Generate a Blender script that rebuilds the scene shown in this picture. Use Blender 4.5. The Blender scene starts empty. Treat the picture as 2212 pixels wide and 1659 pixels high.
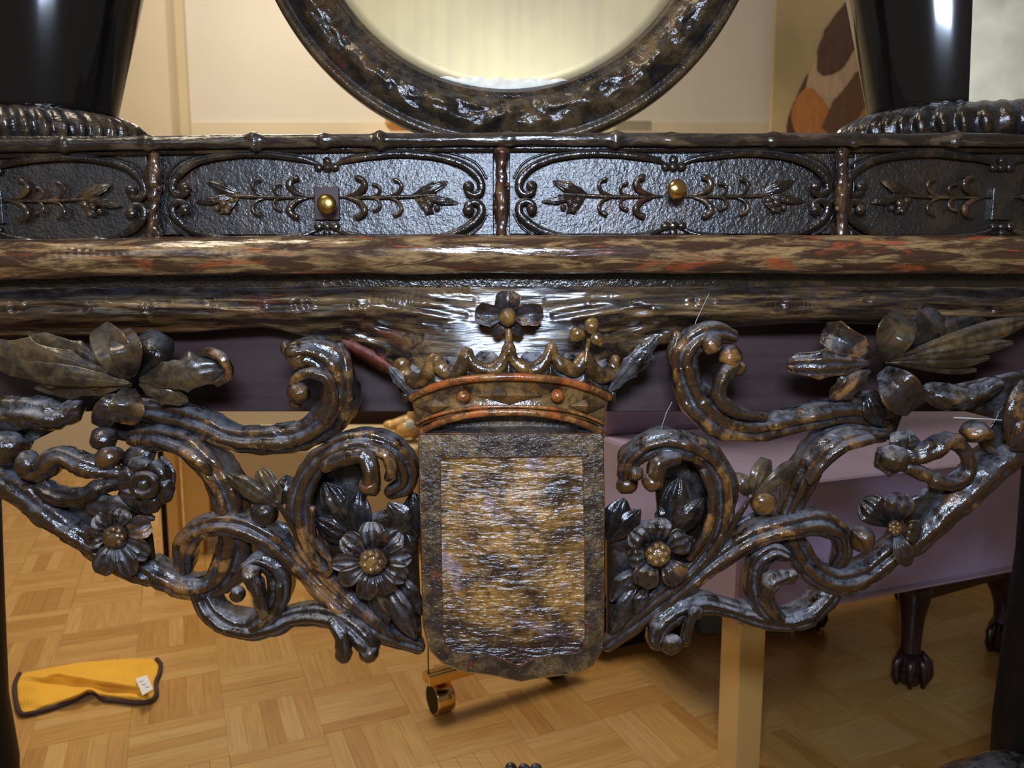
import bpy, bmesh, math, random
from mathutils import Vector, Matrix, noise
random.seed(7)
C = bpy.context.scene.collection
SC = bpy.context.scene
# ---------------------------------------------------------------- camera, world, lights, exposure
F = 1660.0; CX, CY = 1106.0, 829.5
PITCH = math.radians(7.4)
CAM = Vector((0, -0.75, 0.75))
cd = bpy.data.cameras.new('camera'); cam = bpy.data.objects.new('camera', cd); C.objects.link(cam)
cd.sensor_width = 36; cd.lens = F / 2212 * 36; cd.clip_start = 0.02
cam.location = CAM; cam.rotation_euler = (math.pi/2 - PITCH, 0, 0)
cd.dof.use_dof = True; cd.dof.focus_distance = 0.74; cd.dof.aperture_fstop = 8.0
SC.camera = cam
SC.view_settings.view_transform = 'Standard'; SC.view_settings.look = 'None'
SC.view_settings.gamma = 1; SC.view_settings.use_curve_mapping = False
SC.view_settings.exposure = 0.0
W = bpy.data.worlds.new('world'); SC.world = W; W.use_nodes = True
W.node_tree.nodes['Background'].inputs[0].default_value = (1.0, 0.86, 0.68, 1)
W.node_tree.nodes['Background'].inputs[1].default_value = 0.13
def area(name, loc, target, sx, sy, power, col):
    l = bpy.data.lights.new(name, 'AREA'); l.shape = 'RECTANGLE'; l.size = sx; l.size_y = sy
    l.energy = power; l.color = col
    o = bpy.data.objects.new(name, l); C.objects.link(o); o.location = loc
    o.rotation_euler = (Vector(target) - Vector(loc)).to_track_quat('-Z', 'Y').to_euler()
    return o
area('ceiling_lamp', (-0.8, 1.5, 2.5), (-0.7, 1.6, 0), 0.9, 0.8, 42, (1.0, 0.87, 0.69))
area('ceiling_lamp_front', (-0.9, -0.7, 2.4), (-0.2, 0.6, 0.4), 0.5, 0.5, 16, (1.0, 0.84, 0.62))
area('work_lamp', (-0.02, -0.86, 1.00), (0.0, 0, 0.72), 0.24, 0.10, 11.0, (0.62, 0.76, 1.0))
area('window_light', (-1.3, -2.2, 1.5), (0.0, 0, 0.75), 0.5, 0.7, 3.5, (0.66, 0.80, 1.0))

# ---------------------------------------------------------------- helpers
cp, sp = math.cos(PITCH), math.sin(PITCH)
def ray(px, py):
    x = (px - CX) / F; y = (CY - py) / F
    return Vector((x, cp + y * sp, -sp + y * cp))
def P(px, py, mm=0.0):                      # a point on the vertical plane y = mm/1000
    r = ray(px, py); t = (mm / 1000 + 0.75) / r.y
    return CAM + r * t
def G(px, py, z=0.0):                       # a point on the level plane z
    r = ray(px, py); t = (z - CAM.z) / r.z
    return CAM + r * t
def S(mm=0.0): return (0.75 + mm / 1000) / F
class MB:
    def __init__(s): s.v = []; s.f = []; s.m = []
    def grid(s, rows, close_u=False, close_v=False, cap=False, mat=0, flip=False):
        b = len(s.v); nu = len(rows); nv = len(rows[0])
        for r in rows: s.v.extend([tuple(p) for p in r])
        for i in range(nu if close_u else nu - 1):
            for j in range(nv if close_v else nv - 1):
                a = b + i*nv + j; c = b + i*nv + (j+1) % nv
                d = b + ((i+1) % nu)*nv + (j+1) % nv; e = b + ((i+1) % nu)*nv + j
                s.f.append((a, e, d, c) if flip else (a, c, d, e)); s.m.append(mat)
        if cap:
            s.f.append(tuple(b + j for j in range(nv))[::-1]); s.m.append(mat)
            s.f.append(tuple(b + (nu-1)*nv + j for j in range(nv))); s.m.append(mat)
    def box(s, c, sx, sy, sz, rz=0.0, mat=0, M=None):
        b = len(s.v); m = Matrix.Rotation(rz, 3, 'Z') if M is None else M
        for i in (-1, 1):
            for j in (-1, 1):
                for k in (-1, 1):
                    s.v.append(tuple(Vector(c) + m @ Vector((i*sx/2, j*sy/2, k*sz/2))))
        for q in ((0,1,3,2), (4,6,7,5), (0,4,5,1), (2,3,7,6), (0,2,6,4), (1,5,7,3)):
            s.f.append(tuple(b+t for t in q)); s.m.append(mat)
    def build(s, name, mats, parent=None, smooth=True, bevel=0, sub=0, fix=True):
        me = bpy.data.meshes.new(name); me.from_pydata(s.v, [], s.f)
        for m in (mats if isinstance(mats, (list, tuple)) else [mats]): me.materials.append(m)
        me.polygons.foreach_set('material_index', s.m)
        me.update()
        if fix:
            bm = bmesh.new(); bm.from_mesh(me); bmesh.ops.recalc_face_normals(bm, faces=bm.faces); bm.to_mesh(me); bm.free()
        if smooth: me.polygons.foreach_set('use_smooth', [True]*len(me.polygons))
        o = bpy.data.objects.new(name, me); C.objects.link(o)
        if parent: o.parent = parent
        if bevel:
            b = o.modifiers.new('bevel', 'BEVEL'); b.width = bevel; b.segments = 2; b.limit_method = 'ANGLE'
        if sub:
            b = o.modifiers.new('sub', 'SUBSURF'); b.levels = sub; b.render_levels = sub
        return o
def empty(name, loc, label, cat, group=None):
    o = bpy.data.objects.new(name, None); C.objects.link(o); o.location = loc
    o['label'] = label; o['category'] = cat
    if group: o['group'] = group
    bpy.context.view_layer.update()
    return o
def tag(o, label, cat): o['label'] = label; o['category'] = cat; return o
def adopt(o):                                # keep child meshes given in world coordinates in place
    for ch in o.children: ch.matrix_parent_inverse = Matrix.Translation(o.location).inverted()
    for ch in o.children:
        for g in ch.children: pass
def spline(pts, step):
    """Catmull-Rom through tuples; step = sampling in the units of the first two coordinates"""
    n = len(pts); out = []
    for i in range(n - 1):
        p0 = pts[max(i-1, 0)]; p1 = pts[i]; p2 = pts[i+1]; p3 = pts[min(i+2, n-1)]
        L = math.dist(p1[:2], p2[:2]); k = max(2, int(L / step))
        for j in range(k):
            t = j / k; o = []
            for a, b, c, d in zip(p0, p1, p2, p3):
                o.append(0.5*((2*b) + (-a+c)*t + (2*a-5*b+4*c-d)*t*t + (-a+3*b-3*c+d)*t**3))
            out.append(tuple(o))
    out.append(tuple(pts[-1])); return out
def nz(p, f): return noise.noise(Vector(p) * f)
def tube(mb, pts, step=5, ring=20, depth=1.0, groove=0.0, ga=0.45, rough=0.10, nf=70, round_ends=True, mat=0, twist=0.0, facet=0.0, back=1.0):
    """pts: (px, py, mm, radius px). carved scroll: swept section with a groove facing the viewer, gouged by noise"""
    s = spline(pts, step); W3 = [P(a, b, c) for a, b, c, r in s]; R = [max(r, .4) * S(c) for a, b, c, r in s]
    if round_ends:                            # domed ends
        t0 = (W3[0]-W3[1]).normalized(); t1 = (W3[-1]-W3[-2]).normalized()
        A = []; B = []; RA = []; RB = []
        for q in (0.99, 0.9, 0.7, 0.4):
            A.append(W3[0]+t0*R[0]*q*.9); RA.append(R[0]*math.sqrt(1-q*q))
        for q in (0.4, 0.7, 0.9, 0.99):
            B.append(W3[-1]+t1*R[-1]*q*.9); RB.append(R[-1]*math.sqrt(1-q*q))
        W3 = A+W3+B; R = RA+R+RB
    rows = []; n = len(W3); fw = Vector((0, -1, 0)); acc = 0
    for i in range(n):
        t = (W3[min(i+1, n-1)] - W3[max(i-1, 0)]).normalized()
        lat = t.cross(fw)
        if lat.length < 1e-4: lat = Vector((1, 0, 0))
        lat.normalize(); up = lat.cross(t).normalized()
        if i: acc += (W3[i]-W3[i-1]).length
        row = []
        for j in range(ring):
            th = 2*math.pi*j/ring + twist*acc
            g = ((th - math.pi/2 - ga + math.pi) % (2*math.pi)) - math.pi
            g2 = ((th - math.pi/2 + ga*1.6 + math.pi) % (2*math.pi)) - math.pi
            m = 1 - groove*math.exp(-(g/0.28)**2) - groove*0.55*math.exp(-(g2/0.22)**2)
            sn = math.sin(th); d = lat*(abs(math.cos(th))**(1 if sn >= 0 else .6))*(1 if math.cos(th) > 0 else -1) + up*sn*(depth if sn >= 0 else depth*back)
            p = W3[i] + d*R[i]*m
            k = rough*nz(p, nf) + rough*0.5*nz(p, nf*2.7)
            if facet: k += facet*(noise.cell(p*55)-0.5)
            row.append(p + d*R[i]*k*1.6)
        rows.append(row)
    mb.grid(rows, close_v=True, cap=True, mat=mat)
def ball(mb, px, py, mm, r, sy=1.0, sd=1.0, rough=0.08, nf=90, seg=18, rot=0.0, mat=0, dents=0):
    c = P(px, py, mm); R = r*S(mm); rows = []
    cr, sr = math.cos(rot), math.sin(rot)
    for i in range(seg//2+1):
        a = math.pi*i/(seg//2); row = []
        for j in range(seg):
            b = 2*math.pi*j/seg
            v = Vector((math.sin(a)*math.cos(b), -math.cos(a), math.sin(a)*math.sin(b)))
            k = 1 + rough*2*nz(c+v*R, nf) - (dents*max(0, nz(c+v*R, nf*2.2)) if dents else 0)
            x, z = v.x*R*k, v.z*R*sy*k
            row.append(c + Vector((x*cr - z*sr, v.y*R*sd*k, x*sr + z*cr)))
        rows.append(row)
    mb.grid(rows, close_v=True, mat=mat)
def leaf(mb, b, t, w, bulge=8, cup=0.35, lobes=0, lobe_amp=0.25, ribs=3, rib_amp=0.05, nu=26, nv=17, thick=2.2, curl=0.0, tipw=0.0, peak=0.55, bend=0.0, jag=0.0, mat=0, basew=0.15, veins=0.05):
    """carved leaf or petal from b=(px,py,mm) to t=(px,py,mm); w = half width px"""
    bx, by, bm_ = b; tx, ty, tm = t
    L = math.dist((bx, by), (tx, ty)); ux, uy = (tx-bx)/L, (ty-by)/L; lx, ly = -uy, ux
    front = []; back = []
    for i in range(nu+1):
        u = i/nu
        # width profile
        if u < peak: pr = basew + (1-basew)*math.sin(u/peak*math.pi/2)**1.0
        else: pr = tipw + (1-tipw)*math.cos((u-peak)/(1-peak)*math.pi/2)**0.8
        ff = []; bb = []
        for j in range(nv):
            v = -1 + 2*j/(nv-1); av = abs(v)
            ww = pr*w
            if lobes:
                ww *= 1 - lobe_amp*av*abs(math.sin(math.pi*(u*lobes + 0.15 + (0.25 if v > 0 else 0))))**0.6*1.0 + lobe_amp*0.3
            if jag: ww *= 1 + jag*av*nz((u*9+bx, 1 if v > 0 else 2, 0), 1.0)
            off = bend*L*math.sin(u*math.pi/2)**2
            dip = -0.22*av**2*ww*(1 if lobes else 0.3)
            x = bx + ux*(L*u + dip*0) + lx*(v*ww+off); y = by + uy*L*u + ly*(v*ww+off)
            mm = bm_ + (tm-bm_)*u - bulge*math.sin(math.pi*min(u, 1)) - curl*max(0, u-0.6)**2*18
            mm += cup*(av**1.7)*ww*S()*1000
            mm += rib_amp*w*S()*1000*(math.cos(v*math.pi*ribs)*0.5)*min(1, u*3) + 0.16*w*S()*1000*math.exp(-(v/0.10)**2)*(1-u)*veins*8
            mm += veins*w*S()*1000*math.sin((u*14 - av*5))*av*0.5
            p = P(x, y, mm); p.y += 0.0006*nz(p, 160)
            ff.append(p); bb.append(P(x, y, mm+thick))
        front.append(ff); back.append(bb[::-1])
    rows = [f+g for f, g in zip(front, back)]
    mb.grid(rows, close_v=True, cap=True, mat=mat)
def lathe(mb, c, prof, n=48, ax='Z', mat=0, a0=0, a1=2*math.pi, cap=False):
    full = abs(a1-a0-2*math.pi) < 1e-6; rows = []
    for r, z in prof:
        row = []
        for j in range(n if full else n+1):
            a = a0+(a1-a0)*j/n
            row.append(Vector(c)+Vector((r*math.cos(a), r*math.sin(a), z)))
        rows.append(row)
    mb.grid(rows, close_v=full, cap=cap, mat=mat)
def wtube(mb, pts, r, ring=10, closed=False, mat=0):
    n = len(pts); rows = []; pts = [Vector(p) for p in pts]
    for i in range(n):
        a = pts[(i+1) % n] if closed else pts[min(i+1, n-1)]; b = pts[i-1] if (closed or i) else pts[0]
        t = (a-b).normalized(); q = t.cross(Vector((0.13, -0.2, 1)))
        if q.length < 1e-3: q = t.cross(Vector((1, 0, 0)))
        q.normalize(); w = q.cross(t)
        rr = r[i] if isinstance(r, (list, tuple)) else r
        rows.append([pts[i]+(q*math.cos(2*math.pi*k/ring)+w*math.sin(2*math.pi*k/ring))*rr for k in range(ring)])
    mb.grid(rows, close_u=closed, close_v=True, cap=not closed, mat=mat)

# ---------------------------------------------------------------- materials
def newmat(name):
    m = bpy.data.materials.new(name); m.use_nodes = True; nt = m.node_tree
    return m, nt, nt.nodes['Principled BSDF']
def plain(name, col, rough=0.5, metal=0.0, nscale=0, namp=0.1, bump=0.0, coat=0.0, sheen=0.0, stretch=(1,1,1), spec=0.5):
    m, nt, bs = newmat(name)
    bs.inputs['Roughness'].default_value = rough; bs.inputs['Metallic'].default_value = metal
    bs.inputs['Coat Weight'].default_value = coat; bs.inputs['Sheen Weight'].default_value = sheen
    bs.inputs['Specular IOR Level'].default_value = spec
    bs.inputs['Base Color'].default_value = (*col, 1)
    if nscale:
        tc = nt.nodes.new('ShaderNodeTexCoord'); mp = nt.nodes.new('ShaderNodeMapping'); mp.inputs['Scale'].default_value = stretch
        nt.links.new(tc.outputs['Object'], mp.inputs['Vector'])
        n = nt.nodes.new('ShaderNodeTexNoise'); n.inputs['Scale'].default_value = nscale; n.inputs['Detail'].default_value = 5
        nt.links.new(mp.outputs[0], n.inputs['Vector'])
        r = nt.nodes.new('ShaderNodeValToRGB'); r.color_ramp.elements[0].position = .3; r.color_ramp.elements[1].position = .7
        r.color_ramp.elements[0].color = (*[c*(1-namp) for c in col], 1); r.color_ramp.elements[1].color = (*[min(1, c*(1+namp)) for c in col], 1)
        nt.links.new(n.outputs['Fac'], r.inputs[0]); nt.links.new(r.outputs[0], bs.inputs['Base Color'])
        if bump:
            b = nt.nodes.new('ShaderNodeBump'); b.inputs['Strength'].default_value = bump; b.inputs['Distance'].default_value = .002
            nt.links.new(n.outputs['Fac'], b.inputs['Height']); nt.links.new(b.outputs[0], bs.inputs['Normal'])
    return m
def wood(name, dark, gold, red, stretch=(1,1,1), gpos=0.55, rpos=0.66, gscale=28, rough=0.26, dust=0.5, bumpa=0.35, bscale=260, wear=0.6, dustcol=(0.17,0.18,0.21), coat=0.25, gw=.05, spec=.5, bst=None, zdark=None, bdist=.0012):
    m, nt, bs = newmat(name); N = nt.nodes; Lk = nt.links.new
    tc = N.new('ShaderNodeTexCoord'); mp = N.new('ShaderNodeMapping'); mp.inputs['Scale'].default_value = stretch
    Lk(tc.outputs['Object'], mp.inputs['Vector'])
    def nt_(scale, det=6, rg=0.6, dist=0.0, src=mp):
        n = N.new('ShaderNodeTexNoise'); n.inputs['Scale'].default_value = scale; n.inputs['Detail'].default_value = det
        n.inputs['Roughness'].default_value = rg; n.inputs['Distortion'].default_value = dist
        Lk(src.outputs[0], n.inputs['Vector']); return n
    def ramp(src, a, b):
        r = N.new('ShaderNodeMapRange'); r.inputs['From Min'].default_value = a; r.inputs['From Max'].default_value = b; r.clamp = True
        Lk(src, r.inputs['Value']); return r.outputs[0]
    def math_(op, a, b):
        q = N.new('ShaderNodeMath'); q.operation = op
        for i, v in enumerate((a, b)):
            if isinstance(v, (int, float)): q.inputs[i].default_value = v
            else: Lk(v, q.inputs[i])
        q.use_clamp = op != 'SUBTRACT'; return q.outputs[0]
    def mix(fac, a, b):
        q = N.new('ShaderNodeMix'); q.data_type = 'RGBA'; Lk(fac, q.inputs[0])
        for i, v in ((6, a), (7, b)):
            if isinstance(v, tuple): q.inputs[i].default_value = (*v, 1)
            else: Lk(v, q.inputs[i])
        return q.outputs[2]
    n1 = nt_(gscale, 8, .65, .6); n2 = nt_(gscale*.55, 6, .6, .8); n3 = nt_(gscale*5, 5, .7)
    geo = N.new('ShaderNodeNewGeometry')
    pt = ramp(geo.outputs['Pointiness'], 0.49, 0.58)
    gfac = ramp(n1.outputs['Fac'], gpos-gw, gpos+gw*1.4)
    fine = ramp(n3.outputs['Fac'], .35, .6)
    gfac = math_('MULTIPLY', gfac, math_('ADD', fine, 0.25))
    gfac = math_('ADD', gfac, math_('MULTIPLY', pt, wear))
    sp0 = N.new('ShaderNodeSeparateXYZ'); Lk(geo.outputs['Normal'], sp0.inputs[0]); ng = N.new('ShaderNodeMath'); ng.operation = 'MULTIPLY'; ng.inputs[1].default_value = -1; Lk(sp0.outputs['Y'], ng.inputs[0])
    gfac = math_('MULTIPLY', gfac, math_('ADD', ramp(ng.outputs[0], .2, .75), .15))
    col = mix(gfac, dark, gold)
    rf = ramp(n2.outputs['Fac'], rpos-.02, rpos+.05)
    rf = math_('MULTIPLY', rf, math_('ADD', fine, 0.2))
    col = mix(rf, col, red)
    # dust lying on upward faces and in hollows
    sep = N.new('ShaderNodeSeparateXYZ'); Lk(geo.outputs['Normal'], sep.inputs[0])
    upf = ramp(sep.outputs['Z'], 0.28, 0.85)
    nd = nt_(60, 6, .7, 0, tc_map(nt, tc)); hol = ramp(geo.outputs['Pointiness'], 0.53, 0.46)
    df = math_('MULTIPLY', math_('MULTIPLY', math_('ADD', upf, math_('MULTIPLY', hol, .45)), ramp(nd.outputs['Fac'], .38, .6)), dust)
    col = mix(df, col, dustcol)
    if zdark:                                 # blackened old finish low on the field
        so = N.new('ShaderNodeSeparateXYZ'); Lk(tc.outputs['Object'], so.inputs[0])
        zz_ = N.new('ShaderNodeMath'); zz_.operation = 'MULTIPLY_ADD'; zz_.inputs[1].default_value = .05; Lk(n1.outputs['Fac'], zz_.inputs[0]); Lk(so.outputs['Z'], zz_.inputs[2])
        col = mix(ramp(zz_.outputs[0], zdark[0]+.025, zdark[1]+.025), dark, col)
    Lk(col, bs.inputs['Base Color'])
    rr = N.new('ShaderNodeMapRange'); rr.inputs['To Min'].default_value = rough; rr.inputs['To Max'].default_value = min(1, rough+.55)
    Lk(df, rr.inputs['Value']); Lk(rr.outputs[0], bs.inputs['Roughness'])
    bs.inputs['Coat Weight'].default_value = coat; bs.inputs['Coat Roughness'].default_value = .12; bs.inputs['Specular IOR Level'].default_value = spec
    mb_ = tc_map(nt, tc); mb_.inputs['Scale'].default_value = bst or stretch
    nb = nt_(bscale, 5, .6, 0, mb_); nb2 = nt_(bscale*.25, 4, .6, 0, mb_)
    s = math_('ADD', nb.outputs['Fac'], nb2.outputs['Fac'])
    s = N.new('ShaderNodeMath'); s.operation = 'ADD'; Lk(nb.outputs['Fac'], s.inputs[0])
    t2 = N.new('ShaderNodeMath'); t2.operation = 'MULTIPLY'; t2.inputs[1].default_value = 2.5; Lk(nb2.outputs['Fac'], t2.inputs[0]); Lk(t2.outputs[0], s.inputs[1])
    b = N.new('ShaderNodeBump'); b.inputs['Strength'].default_value = bumpa; b.inputs['Distance'].default_value = bdist
    Lk(s.outputs[0], b.inputs['Height']); Lk(b.outputs[0], bs.inputs['Normal']); Lk(b.outputs[0], bs.inputs['Coat Normal'])
    return m
def tc_map(nt, tc):
    mp = nt.nodes.new('ShaderNodeMapping'); nt.links.new(tc.outputs['Object'], mp.inputs['Vector']); return mp

DK = (.0070, .0040, .0032)
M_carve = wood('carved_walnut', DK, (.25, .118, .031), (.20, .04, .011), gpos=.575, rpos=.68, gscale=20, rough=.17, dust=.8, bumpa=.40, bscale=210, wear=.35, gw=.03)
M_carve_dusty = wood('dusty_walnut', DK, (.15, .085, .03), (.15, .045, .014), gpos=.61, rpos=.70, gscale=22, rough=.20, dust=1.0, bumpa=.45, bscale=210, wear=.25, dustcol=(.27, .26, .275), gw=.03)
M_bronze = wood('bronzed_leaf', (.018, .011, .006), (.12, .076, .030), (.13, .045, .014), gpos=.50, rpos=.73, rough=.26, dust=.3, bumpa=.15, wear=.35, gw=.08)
M_dark = wood('ebonised_wood', (.0065, .0045, .004), (.065, .038, .016), (.06, .02, .01), gpos=.58, rpos=.72, rough=.17, dust=.35, bumpa=.35, wear=.25)
M_spray = wood('dark_spray', (.012, .0075, .005), (.10, .055, .022), (.09, .025, .01), gpos=.56, rpos=.70, rough=.2, dust=.1, bumpa=.3, wear=.25)
M_panel = wood('hammered_panel', (.0075, .005, .0045), (.035, .020, .010), (.05, .010, .006), gpos=.54, rpos=.62, rough=.30, dust=.0, bumpa=.42, bscale=330, wear=.1, coat=.35, gw=.1, spec=.8)
M_roll = wood('bark_roll', (.040, .016, .009), (.30, .18, .075), (.30, .062, .018), stretch=(.17, 1, 1), gpos=.515, rpos=.60, gscale=105, rough=.18, dust=.05, bumpa=.7, bscale=120, wear=.3, gw=.05, coat=.5)
M_log = wood('bark_log', (.012, .006, .005), (.22, .13, .05), (.13, .035, .014), stretch=(.14, 1, 1), gpos=.535, rpos=.62, gscale=75, rough=.24, dust=.14, bumpa=.38, bscale=140, wear=.35, gw=.08)
M_twig = wood('twig_molding', (.010, .006, .005), (.10, .065, .034), (.09, .022, .012), stretch=(.25, 1, 1), gpos=.54, rpos=.66, gscale=70, rough=.2, dust=.2, bumpa=.5, bscale=180, wear=.4)
M_stile = wood('stile_twig', (.016, .008, .006), (.12, .06, .026), (.17, .035, .014), stretch=(1, 1, .2), gpos=.54, rpos=.62, gscale=80, rough=.18, dust=.1, bumpa=.5, bscale=200, wear=.3)
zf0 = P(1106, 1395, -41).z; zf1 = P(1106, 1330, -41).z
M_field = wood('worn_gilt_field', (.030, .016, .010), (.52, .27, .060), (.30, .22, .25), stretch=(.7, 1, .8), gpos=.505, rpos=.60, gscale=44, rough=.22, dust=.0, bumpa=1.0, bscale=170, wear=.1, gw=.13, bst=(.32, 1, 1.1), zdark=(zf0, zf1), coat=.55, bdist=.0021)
M_shield = wood('shield_wood', (.020, .011, .008), (.18, .11, .038), (.17, .035, .018), gpos=.53, rpos=.66, gscale=44, rough=.20, dust=.2, bumpa=.8, bscale=300, wear=.25, gw=.10, bdist=.0013, coat=.4)
M_crown = wood('crown_wood', (.020, .009, .005), (.23, .12, .030), (.28, .060, .013), gpos=.52, rpos=.66, gscale=34, rough=.15, dust=.2, bumpa=.3, wear=.35, gw=.07)
M_frame = wood('frame_walnut', (.009, .006, .0045), (.10, .06, .024), (.09, .025, .012), gpos=.53, rpos=.66, rough=.2, dust=.2, bumpa=.4, wear=.4, gw=.08)
M_rim = wood('orange_rim', (.07, .020, .008), (.33, .14, .033), (.38, .09, .018), gpos=.5, rpos=.55, gscale=60, rough=.18, dust=.1, bumpa=.3, wear=.35)
M_red = plain('raw_red_wood', (.14, .028, .015), .55, nscale=200, namp=.4, bump=.4)
M_rail = plain('mahogany_rail', (.055, .028, .028), .42, nscale=30, namp=.3, stretch=(.2, 1, 3))
M_black = plain('black_lacquer', (.005, .004, .004), .10, coat=.6)
M_blackwood = plain('black_wood', (.005, .004, .004), .5, nscale=60, namp=.4, spec=.2)
M_brass = plain('polished_brass', (.78, .52, .18), .16, metal=1.0)
M_brass_dull = plain('aged_brass', (.40, .27, .07), .30, metal=1.0, nscale=200, namp=.3)
M_gold = plain('satin_gold', (.62, .37, .115), .42, metal=.0, nscale=8, namp=.06)

# ---------------------------------------------------------------- the room
def struct(o): o['kind'] = 'structure'; return o
M_wall = plain('cream_paint', (.62, .53, .38), .8, nscale=3, namp=.03)
M_wall2 = plain('tan_paint', (.52, .44, .30), .8, nscale=3, namp=.04)
M_panelw = plain('pale_panel', (.63, .58, .50), .7, nscale=3, namp=.02)
M_base = plain('white_trim', (.62, .52, .37), .5, nscale=5, namp=.03)
YW = 2.65
mb = MB(); mb.box((0, YW+.05, 1.4), 7, .1, 2.8); struct(mb.build('wall_back', M_wall2, smooth=False))
def wbox(px0, py0, px1, py1, y, th, name, mat, bev=0.0):
    a = P(px0, py1, y*1000); b = P(px1, py0, y*1000); m = MB()
    m.box(((a.x+b.x)/2, y+th/2, (a.z+b.z)/2), b.x-a.x, th, b.z-a.z); return m.build(name, mat, smooth=False, bevel=bev)
z1 = P(900, 264, YW*1000-30).z
def wall_slab(px0, px1, z0, z1_, y0, name, mat):
    a = P(px0, 300, y0*1000).x; b = P(px1, 300, y0*1000).x; m = MB()
    m.box(((a+b)/2, (y0+YW)/2+.01, (z0+z1_)/2), b-a, YW-y0, z1_-z0); return struct(m.build(name, mat, smooth=False))
wall_slab(412, 1664, z1, 2.7, YW-.03, 'trim_1', M_panelw)
wall_slab(-400, 370, 0, 2.75, YW-.10, 'trim_2', M_wall)
wall_slab(412, 2800, z1-.16, z1-.002, YW-.045, 'trim_3', M_wall)
m = MB(); m.box((0, YW-.012, .05), 6.9, .022, .10); m.box((0, YW-.016, .105), 6.9, .03, .012); struct(m.build('baseboard_back', M_base, smooth=False))
# floor: mosaic parquet laid in squares of five strips
M_fl = []
for i, c in enumerate([(.50, .275, .080), (.455, .235, .062), (.535, .31, .105), (.48, .25, .072), (.42, .205, .05)]):
    mm, nt, bs = newmat('parquet_%d' % i)
    tc = nt.nodes.new('ShaderNodeTexCoord'); mp = nt.nodes.new('ShaderNodeMapping'); mp.inputs['Scale'].default_value = (3, 40, 1)
    oi = nt.nodes.new('ShaderNodeObjectInfo'); ad = nt.nodes.new('ShaderNodeVectorMath'); ad.operation = 'MULTIPLY_ADD'
    ad.inputs[1].default_value = (1, 1, 1)
    cb = nt.nodes.new('ShaderNodeCombineXYZ'); ml = nt.nodes.new('ShaderNodeMath'); ml.operation = 'MULTIPLY'; ml.inputs[1].default_value = 37
    nt.links.new(oi.outputs['Random'], ml.inputs[0]); nt.links.new(ml.outputs[0], cb.inputs[0])
    nt.links.new(tc.outputs['Object'], ad.inputs[0]); nt.links.new(cb.outputs[0], ad.inputs[2])
    nt.links.new(ad.outputs[0], mp.inputs[0])
    n = nt.nodes.new('ShaderNodeTexNoise'); n.inputs['Scale'].default_value = 4; n.inputs['Detail'].default_value = 4
    nt.links.new(mp.outputs[0], n.inputs['Vector'])
    r = nt.nodes.new('ShaderNodeValToRGB'); r.color_ramp.elements[0].position = .3; r.color_ramp.elements[1].position = .72
    r.color_ramp.elements[0].color = (*[k*.80 for k in c], 1); r.color_ramp.elements[1].color = (*[k*1.12 for k in c], 1)
    nt.links.new(n.outputs['Fac'], r.inputs[0]); nt.links.new(r.outputs[0], bs.inputs['Base Color'])
    bs.inputs['Roughness'].default_value = .33; bs.inputs['Coat Weight'].default_value = .15; bs.inputs['Coat Roughness'].default_value = .1
    M_fl.append(mm)
m = MB(); m.box((0, .9, -.012-.02), 7, 6.2, .04)
floor = struct(m.build('floor', plain('floor_joint', (.34, .18, .055), .6), smooth=False))
YAW = math.radians(23.8)
ud = Vector((math.cos(YAW), math.sin(YAW), 0)); vd = Vector((-math.sin(YAW), math.cos(YAW), 0))
BL = 0.150; SW = BL/5
org = G(464, 1379)
strip_meshes = []
for k in range(5):
    q = MB(); q.box((0, 0, -.006), BL-.0004, SW-.0003, .012)
    o = q.build('parquet_strip', M_fl[k], smooth=False); strip_meshes.append(o.data); bpy.data.objects.remove(o)
def project(p):
    d = Vector(p)-CAM; f = d.y*cp - d.z*sp; u = d.y*sp + d.z*cp
    if f < .05: return None
    return CX + F*d.x/f, CY - F*u/f, f
cands = []
for i in range(-40, 40):
    for j in range(-20, 40):
        c0 = org + ud*(i+.5)*BL + vd*(j+.5)*BL
        pr = project((c0.x, c0.y, 0))
        if pr is None or c0.y > YW-.02 or c0.y < .05: continue
        if -260 < pr[0] < 2480 and 900 < pr[1] < 1900: cands.append((pr[2], pr, i, j, c0))
cands.sort(key=lambda t: t[0]); cnt = 0; far = MB(); fi = 0
for dist, pr, i, j, c0 in cands:
    for k in range(5):
        off = (k-2)*SW; hor = (i+j) % 2 == 0
        p = c0 + (vd if hor else ud)*off; rz = YAW + (0 if hor else math.pi/2)
        q = project(p); vis = -10 < q[0] < 2222 and 960 < q[1] < 1672
        mi = random.choice((0, 0, 1, 2, 3, 3, 4, 0, 2))
        if vis and cnt < 298:
            o = bpy.data.objects.new('parquet_strip', strip_meshes[mi]); C.objects.link(o); o.parent = floor
            o.location = p; o.location.z = random.uniform(-.0002, .0002); o.rotation_euler = (0, 0, rz + random.choice((0, math.pi))); cnt += 1
        else:
            far.box((p.x, p.y, -.006), BL-.0008, SW-.0007, .012, rz, mat=mi)
o = far.build('distant_parquet_strips', M_fl, floor, smooth=False); o['kind'] = 'stuff'

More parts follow.
